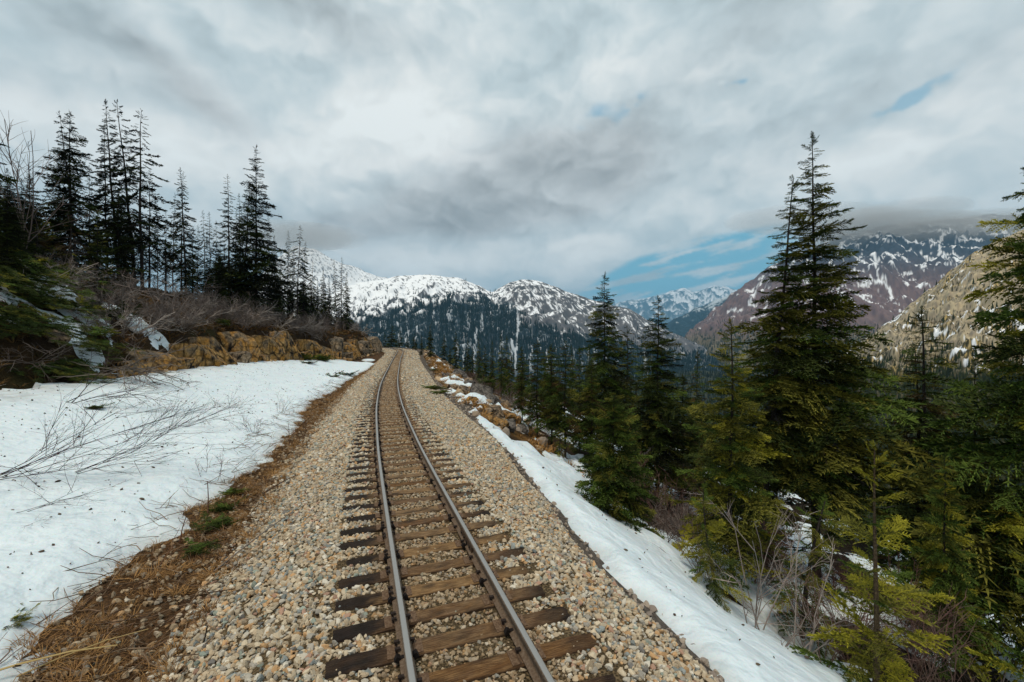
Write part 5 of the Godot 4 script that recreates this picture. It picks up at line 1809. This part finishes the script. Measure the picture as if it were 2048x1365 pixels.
func build_brush() -> void:
	var grey := Color(0.17, 0.138, 0.122)
	var bushes := []
	for k in 4:
		bushes.append(shrub_mesh(900 + k, 9, 2.3, 0.020, Vector3(0.35, 0.7, 0.4), 0.55, 2, 6, grey, 0.0, 0.2))
	for k in 2:
		bushes.append(shrub_mesh(910 + k, 7, 2.7, 0.032, Vector3(0.8, 0.25, 0.4), 0.45, 2, 4, Color(0.33, 0.285, 0.25), -0.015, 0.22))
	for k in 2:
		bushes.append(shrub_mesh(920 + k, 10, 1.9, 0.016, Vector3(0, 1, 0), 0.35, 2, 6, Color(0.115, 0.068, 0.058), 0.05, 0.14))
	var made := {}
	# thickets: count, d from, d to, metres beyond the toe (left) or beyond the ballast edge (right), meshes, size, label, group
	for b in [
		[16, 24.0, 46.0, 1.2, 3.0, [0, 1, 4, 5], 0.95, "tangled bare grey shrub arching over the orange rock face", "bare shrubs along the top of the rock cutting"],
		[52, 26.0, 54.0, 1.5, 7.0, [0, 1, 2, 3, 4, 5], 1.0, "bare grey brown shrub in the thicket below the left trees", "bare shrubs below the left trees"],
		[34, 44.0, 84.0, 1.6, 6.0, [0, 1, 2, 3, 4], 1.0, "bare grey shrub in the thicket running down towards the track's bend", "bare shrubs towards the bend"],
		[6, 9.0, 24.0, -0.3, 3.0, [1, 3, 4, 5], 0.75, "fallen looking bare shrub on the steep left bank above the snow", "bare shrubs on the steep left bank"],
	]:
		for k in b[0]:
			var d := rng.randf_range(b[1], b[2])
			var s := 14.0 + d * 1.035
			var p := beside(s, -(steps(d, TOE) + rng.randf_range(b[3], b[4])))
			place_shrub(made, bushes, b[5][rng.randi_range(0, b[5].size() - 1)], p.x, p.z, b[6] * rng.randf_range(0.7, 1.25), rng.randf_range(-0.9, 0.9), b[7], b[8])
	for b in [
		[16, 22.0, 46.0, 3.6, 6.5, "reddish bare shrub in the thicket below the boulders right of the track", "bare shrubs below the right shoulder"],
		[26, 5.5, 15.0, 4.8, 10.0, "thin bare shrub among the trunks of the right hand conifers", "bare shrubs under the right trees"],
	]:
		for k in b[0]:
			var d := rng.randf_range(b[1], b[2])
			var p := beside(14.0 + d * 1.035, steps(d, EDGE) + rng.randf_range(b[3], b[4]))
			place_shrub(made, bushes, rng.randi_range(6, 7) if rng.randf() < 0.75 else rng.randi_range(0, 1), p.x, p.z, rng.randf_range(0.5, 1.0), rng.randf() * TAU, b[5], b[6])
	# shrubs pressed down by the snow, and others told apart one by one
	for b in [
		[-9.787, -7.8, 1, 6, 3, 0.009, Vector3(1.0, 0.18, -0.25), 0.16, Color(0.045, 0.026, 0.028), 7, 0.02, 0.25, "bare purple birch shrub lying over the snow at the left edge"],
		[-9.153, -8.6, 2, 4, 2.6, 0.008, Vector3(1.0, 0.25, -0.3), 0.14, Color(0.045, 0.026, 0.028), 7, 0.02, 0.25, "bare twiggy shrub bent over the middle of the left snow"],
		[-10.59, -13.2, 3, 5, 2.2, 0.008, Vector3(1.0, 0.3, -0.2), 0.2, Color(0.045, 0.026, 0.028), 6, 0.03, 0.25, "small fan of bare twigs rising from the far snow"],
		[-14.67, -13.6, 4, 3, 3, 0.016, Vector3(0.8, 0.45, -0.2), 0.2, Color(0.06, 0.042, 0.036), 5, 0.0, 0.25, "bare sapling leaning right from the snow below the left bank"],
		[-14.77, -14.2, 5, 3, 3.4, 0.012, Vector3(1.0, 0.2, -0.1), 0.12, Color(0.06, 0.042, 0.036), 5, 0.0, 0.25, "long thin bare branch stretched low over the far snow"],
		[-8.046, -6.6, 6, 3, 1.7, 0.006, Vector3(0.7, 0.1, 0.4), 0.35, Color(0.045, 0.026, 0.028), 5, 0.0, 0.25, "thin bare twigs on the snow in the left foreground"],
		[-6.687, -9.3, 7, 4, 0.7, 0.006, Vector3(0.2, 1, 0), 0.35, Color(0.09, 0.05, 0.04), 4, 0.04, 0.1, "small reddish twigs at the snow's near edge"],
		[-8.421, -13.5, 8, 6, 0.8, 0.006, Vector3(-0.1, 1, 0), 0.4, Color(0.09, 0.05, 0.04), 4, 0.04, 0.1, "bunch of thin dry stalks where the snow meets the brown grass"],
		[-9.667, -17.5, 9, 6, 0.9, 0.006, Vector3(-0.1, 1, 0), 0.45, Color(0.09, 0.05, 0.04), 4, 0.04, 0.1, "sparse stalks along the far edge of the brown grass"],
		[-27.97, -24, 10, 3, 8, 0.04, Vector3(0.08, 1, 0), 0.12, Color(0.14, 0.11, 0.10), 6, 0.03, 0.0, "leafless birch against the sky at the left edge"],
		[4.488, -7.6, 11, 5, 2.4, 0.016, Vector3(-0.1, 1, 0.1), 0.28, Color(0.25, 0.21, 0.19), 4, 0.03, 0.0, "pale barked bare birch with two forks in front of the dark trunks"],
		[4.809, -7.2, 12, 5, 2.1, 0.016, Vector3(0.25, 1, 0.1), 0.32, Color(0.27, 0.23, 0.205), 4, 0.03, 0.0, "pale forked bare birch right of the first pale birch"],
		[4.159, -8.2, 13, 5, 1.7, 0.012, Vector3(-0.2, 1, 0.1), 0.35, Color(0.15, 0.10, 0.08), 5, 0.03, 0.0, "brown bare shrub between the tilted sapling and the pale birches"],
		[5.133, -7, 14, 6, 1.7, 0.012, Vector3(0.1, 1, 0.1), 0.4, Color(0.13, 0.085, 0.07), 5, 0.03, 0.0, "brown bare shrub left of the yellow green sapling"],
		[6.674, -6.4, 15, 6, 1.6, 0.01, Vector3(0.0, 1, 0.1), 0.4, Color(0.15, 0.10, 0.085), 5, 0.03, 0.0, "reddish bare shrub on the snow in the lower right"],
		[6.909, -7.2, 16, 6, 1.6, 0.01, Vector3(0.0, 1, 0.1), 0.4, Color(0.14, 0.09, 0.08), 5, 0.03, 0.0, "bare shrub behind the yellow green sapling's foot"],
		[6.686, -6, 17, 5, 1.3, 0.009, Vector3(0.1, 1, 0.1), 0.4, Color(0.15, 0.11, 0.09), 5, 0.03, 0.0, "small bare shrub beside the last trunk at lower right"],
		[3.825, -10.5, 18, 6, 1.5, 0.01, Vector3(-0.1, 1, 0.1), 0.4, Color(0.10, 0.075, 0.065), 5, 0.03, 0.0, "grey bare shrub between the bushy fir and the tilted sapling"],
		[-17.97, -19.5, 19, 9, 3.4, 0.03, Vector3(0.9, -0.05, 0.5), 0.35, Color(0.20, 0.165, 0.14), 5, -0.02, 0.9, "pale bare shrub falling over the bank onto the snow"],
		[-18.82, -16.4, 20, 5, 2.6, 0.018, Vector3(0.9, 0.05, 0.4), 0.35, Color(0.15, 0.12, 0.105), 5, -0.01, 0.5, "grey bare branches hanging over the left bank below the evergreen"],
		[-22.31, -27, 21, 8, 3.6, 0.028, Vector3(0.5, 0.7, 0.3), 0.45, Color(0.21, 0.17, 0.15), 5, 0.0, 0.3, "pale stemmed shrub leaning right above the orange slab"],
	]:
		var col: Color = b[8]
		var m := shrub_mesh(b[2], b[3], b[4], b[5], b[6], b[7], 2, b[9], col, b[10], 0.10)
		var o := part("bare_shrub", m, mat.twig)
		o.position = Vector3(b[0], ground_at(b[0], b[1]) + b[11], b[1])
		tag(o, b[12], "bare shrub")
	# evergreen shrubs
	var greens := [low_evergreen(31, 60, ["dark", "green", "dark"], 0.7, ""), low_evergreen(32, 54, ["dark", "olive", "green"], 0.5, ""), low_evergreen(33, 40, ["olive", "yellow", "green"], 0.9, ""), low_evergreen(34, 40, ["brown", "olive", "brown"], 0.9, "_mid"), low_evergreen(35, 190, ["dark", "green", "dark", "olive"], 0.55, "_mid", 0.45)]
	for b in [
		[-23.67, -20, 4, 2.6, 1.25, 0.7, -0.4, 0.6, "large dark sprawling evergreen on the left bank between snow patches"],
		[-22.31, -20.5, 4, 1.9, 4.163, 0.7, -0.4, 0.2, "dark evergreen mat below the upper snow patch"],
		[-19.91, -17, 4, 2.5, 2.05, 0.7, -0.4, 0.7, "dark sprawling evergreen hanging low on the left bank"],
		[-18.73, -17.6, 4, 1.7, 5.529, 0.6, -0.4, 0.5, "evergreen boughs hanging over the bank at the left end of the snow"],
		[-25.55, -22.5, 4, 1.9, 4.796, 0.8, -0.4, 0.4, "dark green evergreen mat between the two upper snow patches"],
		[-20.1, -20, 4, 1.6, 2.923, 0.7, -0.35, 0.4, "evergreen mat reaching down beside the lowest snow patch"],
		[-22.33, -18.5, 4, 2.2, 3.264, 0.8, -0.4, 0.5, "evergreen mat cut by the left frame edge"],
		[-22.37, -21.5, 2, 1, 0.1636, 0.9, -0.2, 0.1, "yellow green young fir bush beside the mossy boulder"],
		[-20.98, -21, 2, 0.9, 0.2119, 0.9, -0.2, 0.1, "green fir bush at the right end of the snow patches"],
		[-22.83, -24, 0, 1.2, 3.686, 1.2, 0, 0.2, "rounded dark green bush on the left slope before the thicket"],
		[-26.4, -23, 2, 1.6, 3.031, 0.8, -0.2, 0.2, "green evergreen bush above the upper snow patch"],
		[-31.23, -26, 3, 2.2, 5.361, 1.1, 0, 0.3, "rust brown evergreen bush at the left edge"],
		[-30.99, -27, 3, 1.8, 3.77, 1.1, 0, 0.3, "rust brown evergreen bush under the dead looking fir"],
		[-24.12, -35, 1, 0.8, 0.8603, 1.6, 0, 0.2, "small dark fir growing before the orange rock face"],
		[-21.95, -44, 1, 1.2, 2.248, 1.4, 0, 0.4, "small dark fir on the foot of the cutting"],
		[-21.49, -47, 1, 1.3, 4.759, 1.3, 0, 0.4, "dark fir bush between the orange boulders of the cutting"],
		[-19.96, -41, 0, 0.9, 3.243, 0.5, 0, 0.3, "dark evergreen twigs sticking out of the far snow"],
		[-14.73, -34, 0, 0.9, 0.06542, 0.6, 0, 0.15, "low dark evergreen at the far edge of the left snow"],
		[-14.71, -37, 0, 1, 5.194, 0.7, 0, 0.15, "dark green creeping evergreen beside the ballast edge"],
		[-5.445, -7.9, 0, 0.3, 5.131, 0.8, 0, 0.05, "green fir sprig in the brown dirt strip, upper one"],
		[-5.021, -7.1, 0, 0.32, 0.5279, 0.7, 0, 0.05, "green fir sprig among dead grass beside the ballast"],
		[-4.68, -6.3, 0, 0.27, 3.369, 0.7, 0, 0.05, "green fir sprig nearest the grey stick in the dirt strip"],
		[-5.672, -8.6, 1, 0.26, 2.363, 0.7, 0, 0.05, "small dark green sprig at the ballast edge"],
		[-5.498, -4.6, 2, 0.22, 4.882, 0.7, 0, 0.1, "green sprig at the lower left corner beside the long straw"],
		[-13.66, -13.6, 0, 0.45, 1.929, 0.5, 0, 0.3, "dark evergreen twig lying on the snow below the left bank"],
		[-4.643, -25, 1, 0.9, 1.449, 0.45, 0, 0.1, "green moss like shrub on the right shoulder near the ballast"],
		[-3.943, -23, 1, 0.7, 3.017, 0.4, 0, 0.1, "second green low shrub on the right shoulder beside grey gravel"],
		[-1.429, -24.5, 0, 0.6, 5.991, 0.7, 0, 0.9, "dark green shrub on top of the big grey boulder"],
		[-7.429, -40, 0, 0.5, 0.5897, 0.6, 0, 0.1, "tiny dark bush by the ballast on the upper shoulder"],
	]:
		var o := part("evergreen_shrub", greens[b[2]], mat.needles)
		o.transform = Transform3D(Basis(Vector3(0, 0, 1), b[6]) * Basis(Vector3.UP, b[4]) * Basis.from_scale(Vector3(b[3], b[3] * b[5], b[3])), Vector3(b[0], ground_at(b[0], b[1]) + b[7], b[1]))
		tag(o, b[8], "evergreen shrub")


func place_shrub(made: Dictionary, meshes: Array, k: int, x: float, z: float, size: float, turn: float, label: String, group: String) -> void:
	if k == 4 or k == 5:
		label = "pale stemmed " + label
	var o: MeshInstance3D
	if made.has(k):
		o = copy_of(made[k], "bare_shrub", label, group)
	else:
		o = part("bare_shrub", meshes[k], mat.twig)
		made[k] = o
		tag(o, label, "bare shrub", group)
	o.transform = Transform3D(Basis(Vector3.UP, turn) * Basis.from_scale(Vector3.ONE * size), Vector3(x, ground_at(x, z) - 0.05, z))


func tuft(seed_: int, blades: int, ln: float, w: float, spread: float) -> ArrayMesh:
	var g := RandomNumberGenerator.new()
	g.seed = seed_
	var v := PackedVector3Array()
	var c := PackedColorArray()
	for k in blades:
		var az := g.randf() * TAU
		var out := Vector3(cos(az), 0, sin(az))
		var side := Vector3(-out.z, 0, out.x) * w
		var a := out * g.randf() * 0.06
		var l := ln * g.randf_range(0.5, 1.2)
		var m := a + (out * spread + Vector3(0, 1, 0)).normalized() * l * 0.55
		var t := m + (out * (spread * 1.6 + 0.5) + Vector3(0, g.randf_range(-0.4, 0.6), 0)).normalized() * l * 0.5
		v.append_array(PackedVector3Array([a - side, a + side, m + side, a - side, m + side, m - side, m - side, m + side, t]))
		var s := g.randf_range(0.65, 1.2)
		for q in 9:
			c.append(Color(s, s, s))
	return solid(v, c)


func build_litter() -> void:
	# dead grass along the left edge of the ballast and on the right shoulder
	var where: Array[Transform3D] = []
	var tint := PackedColorArray()
	for k in 6500:
		var d := 2.0 + 52.0 * pow(rng.randf(), 1.7)
		var s := 14.0 + d * 1.035
		var from := 2.35 + 0.3 * soft.get_noise_1d(d * 0.4)
		var p := beside(s, -(from + rng.randf() * (1.9 if d < 40 else 1.0)))
		if soft.get_noise_2d(p.x * 0.8, p.z * 0.8) < -0.22:
			continue
		var n := near(p.x, p.z)
		if snow_on(n, p.x, p.z) > 0.02:
			continue
		var y := maxf(land(n, p.x, p.z), bed_y(n.x, n.y, n.z) if n.x > -2.6 else -9.0)
		var sc := rng.randf_range(0.5, 1.2) * (1.0 + d * 0.01)
		where.append(Transform3D(Basis(Vector3(rng.randfn(), 0, rng.randfn()).normalized(), rng.randf_range(0, 0.7)) * Basis(Vector3.UP, rng.randf() * TAU) * Basis.from_scale(Vector3(sc, sc * 0.75, sc)), Vector3(p.x, y, p.z)))
		tint.append(Color(0.40, 0.225, 0.085).lerp(Color(0.15, 0.08, 0.04), rng.randf()) * rng.randf_range(0.6, 1.2))
	tag(scatter("dry_grass", tuft(5, 20, 0.16, 0.0026, 1.1), mat.straw, where, tint), "dead brown grass between the ballast and the left snow bank", "dry grass")
	where = []
	tint = PackedColorArray()
	for k in 3600:
		var d := rng.randf_range(16.0, 62.0)
		var p := beside(14.0 + d * 1.035, steps(d, EDGE) + rng.randf_range(0.5, 5.4))
		var n := near(p.x, p.z)
		if snow_on(n, p.x, p.z) > 0.0 or soft.get_noise_2d(p.x * 0.25 + 9, p.z * 0.25) < -0.12:
			continue
		var sc := rng.randf_range(0.8, 1.9)
		where.append(Transform3D(Basis(Vector3(rng.randfn(), 0, rng.randfn()).normalized(), rng.randf_range(0, 0.6)) * Basis.from_scale(Vector3(sc, sc, sc)), Vector3(p.x, land(n, p.x, p.z), p.z)))
		tint.append(Color(0.40, 0.22, 0.07).lerp(Color(0.22, 0.12, 0.045), rng.randf()))
	tag(scatter("dry_grass", tuft(6, 13, 0.22, 0.007, 0.8), mat.straw, where, tint), "orange dead grass on the stony shoulder right of the track", "dry grass")
	where = []
	tint = PackedColorArray()
	for k in 6200:
		var d := rng.randf_range(0.0, 80.0)
		var p := beside(14.0 + d * 1.035, -(steps(d, TOE) + rng.randf_range(0.3, 9.0)))
		var n := near(p.x, p.z)
		if snow_on(n, p.x, p.z) > 0.0:
			continue
		var sc := rng.randf_range(1.0, 2.4)
		where.append(Transform3D(Basis(Vector3(rng.randfn(), 0, rng.randfn()).normalized(), rng.randf_range(0, 0.7)) * Basis.from_scale(Vector3(sc, sc, sc)), Vector3(p.x, land(n, p.x, p.z), p.z)))
		tint.append(Color(0.19, 0.10, 0.04).lerp(Color(0.07, 0.055, 0.022), rng.randf()))
	tag(scatter("undergrowth", tuft(7, 14, 0.24, 0.009, 0.9), mat.straw, where, tint), "brown low undergrowth on the left hillside", "undergrowth")
	# loose stones and twigs in the dirt strip
	where = []
	tint = PackedColorArray()
	for k in 7000:
		var d := 2.0 + 40.0 * pow(rng.randf(), 1.8)
		var p := beside(14.0 + d * 1.035, -(2.25 + 1.9 * pow(rng.randf(), 1.5)))
		var n := near(p.x, p.z)
		if snow_on(n, p.x, p.z) > 0.0:
			continue
		var sc := rng.randf_range(0.03, 0.085)
		where.append(Transform3D(Basis(Vector3(rng.randfn(), rng.randfn(), rng.randfn()).normalized(), rng.randf() * 3) * Basis.from_scale(Vector3(sc, sc * 0.7, sc * 0.9)), Vector3(p.x, land(n, p.x, p.z) + sc * 0.2, p.z)))
		tint.append(stone_color(true))
	for k in 900:       # the dark gravel rim at the right edge
		var d := 2.0 + 40.0 * pow(rng.randf(), 1.6)
		var p := beside(14.0 + d * 1.035, steps(d, EDGE) + rng.randf_range(0.1, 0.75))
		var sc := rng.randf_range(0.04, 0.10)
		where.append(Transform3D(Basis(Vector3(rng.randfn(), rng.randfn(), rng.randfn()).normalized(), rng.randf() * 3) * Basis.from_scale(Vector3(sc, sc * 0.7, sc * 0.9)), Vector3(p.x, ground_at(p.x, p.z) + sc * 0.2, p.z)))
		tint.append(Color(0.20, 0.165, 0.14).lerp(Color(0.36, 0.30, 0.24), rng.randf()))
	tag(scatter("loose_stones", pebble(77, true), mat.stone, where, tint), "loose stones spilled beside the ballast", "stones")
	var twv := PackedVector3Array()
	var twc := PackedColorArray()
	tube(twv, twc, PackedVector3Array([Vector3(-0.5, 0, 0), Vector3(-0.15, 0.03, 0.04), Vector3(0.2, 0.02, -0.03), Vector3(0.5, 0.06, 0.02)]), 0.012, 0.005, 3, Color.WHITE)
	where = []
	tint = PackedColorArray()
	for k in 2200:
		var d := 2.0 + 34.0 * pow(rng.randf(), 1.6)
		var p := beside(14.0 + d * 1.035, -rng.randf_range(2.2, 4.3))
		var n := near(p.x, p.z)
		var sc := rng.randf_range(0.15, 0.75)
		where.append(Transform3D(Basis(Vector3.UP, rng.randf() * TAU) * Basis(Vector3(0, 0, 1), rng.randf_range(-0.2, 0.6)) * Basis.from_scale(Vector3(sc, sc, sc)), Vector3(p.x, land(n, p.x, p.z) + 0.03 + maxf(0, snow_on(n, p.x, p.z)), p.z)))
		tint.append(Color(0.10, 0.06, 0.04).lerp(Color(0.20, 0.14, 0.09), rng.randf()))
	tag(scatter("twigs", solid(twv, twc), mat.straw, where, tint), "broken twigs strewn along the dirt strip", "twigs")
	# specks of leaf and bark on the snow
	where = []
	tint = PackedColorArray()
	for k in 2400:
		var d := 3.0 + 40.0 * pow(rng.randf(), 1.3)
		var p := beside(14.0 + d * 1.035, -rng.randf_range(4.2, steps(d, TOE)) if rng.randf() < 0.8 else steps(d, EDGE) + rng.randf_range(0.6, 6.0))
		var n := near(p.x, p.z)
		var th := snow_on(n, p.x, p.z)
		if th < 0.02:
			continue
		var sc := 0.02 + 0.05 * pow(rng.randf(), 4.0)
		where.append(Transform3D(Basis(Vector3(rng.randfn(), rng.randfn(), rng.randfn()).normalized(), rng.randf() * 3) * Basis.from_scale(Vector3(sc * 1.4, sc * 0.5, sc)), Vector3(p.x, land(n, p.x, p.z) + th + 0.005, p.z)))
		tint.append(Color(0.05, 0.032, 0.022).lerp(Color(0.12, 0.09, 0.06), rng.randf()))
	tag(scatter("leaf_litter", pebble(78, false), mat.stone, where, tint), "specks of bark and dead leaf on the snow", "leaf litter")
	# single sticks
	for b in [
		[Vector3(-4.9, 0.06, -3.75), Vector3(-4.0, 0.1, -4.25), 0.011, Color(0.42, 0.31, 0.14), Vector3(0.02, 0.05, 0), "long pale straw lying at the lower left corner"],
		[Vector3(-4.6, 0.05, -3.9), Vector3(-3.9, 0.12, -4.5), 0.008, Color(0.36, 0.26, 0.12), Vector3(0.0, 0.04, 0), "thin pale stem beside the long straw"],
		[Vector3(-4.05, 0.04, -5.7), Vector3(-3.45, 0.22, -6.6), 0.014, Color(0.17, 0.145, 0.125), Vector3(0.0, 0.02, 0), "grey stick lying across the dirt strip"],
		[Vector3(-5.35, -0.1, -7.35), Vector3(-5.37, 0.72, -7.4), 0.012, Color(0.13, 0.065, 0.045), Vector3(0.02, 0, 0), "tall brown stalk standing at the snow edge"],
		[Vector3(-5.2, -0.1, -6.55), Vector3(-5.12, 0.42, -6.6), 0.01, Color(0.14, 0.07, 0.045), Vector3(-0.02, 0, 0), "short brown stalk left of the tall stalk"],
		[Vector3(-4.9, -0.05, -5.75), Vector3(-4.75, 0.3, -5.9), 0.01, Color(0.15, 0.08, 0.05), Vector3(-0.02, 0, 0), "bent broken stalk at the snow's near edge"],
		[Vector3(-5.15, 0.05, -6.0), Vector3(-4.55, 0.25, -6.1), 0.008, Color(0.2, 0.13, 0.08), Vector3(0, 0.05, 0), "arched thin stalk over the snow edge"],
		[Vector3(-5.0, 0.1, -8.4), Vector3(-4.55, 0.16, -8.9), 0.016, Color(0.07, 0.045, 0.035), Vector3(0, 0.02, 0), "dark broken branch on the little snow tongue"],
		[Vector3(-6.7, -0.1, -12.6), Vector3(-6.72, 0.75, -12.6), 0.011, Color(0.12, 0.07, 0.05), Vector3(0.02, 0, 0), "lone brown stalk by the far dirt strip"],
		[Vector3(-3.1, -0.05, -4.15), Vector3(-3.05, 0.2, -4.2), 0.012, Color(0.05, 0.04, 0.035), Vector3(0.01, 0, 0), "dark stub standing in the stones of the lower left"],
	]:
		var v := PackedVector3Array()
		var c := PackedColorArray()
		var a: Vector3 = b[0]
		var e: Vector3 = b[1]
		a.y += ground_at(a.x, a.z) + maxf(0.0, snow_on(near(a.x, a.z), a.x, a.z))
		e.y += ground_at(e.x, e.z) + maxf(0.0, snow_on(near(e.x, e.z), e.x, e.z))
		var bow: Vector3 = b[4]
		tube(v, c, PackedVector3Array([a, a.lerp(e, 0.3) + bow * 0.8, a.lerp(e, 0.65) + bow, e]), b[2], b[2] * 0.5, 5, b[3])
		tag(part("stick", solid(v, c), mat.twig), b[5], "stick")
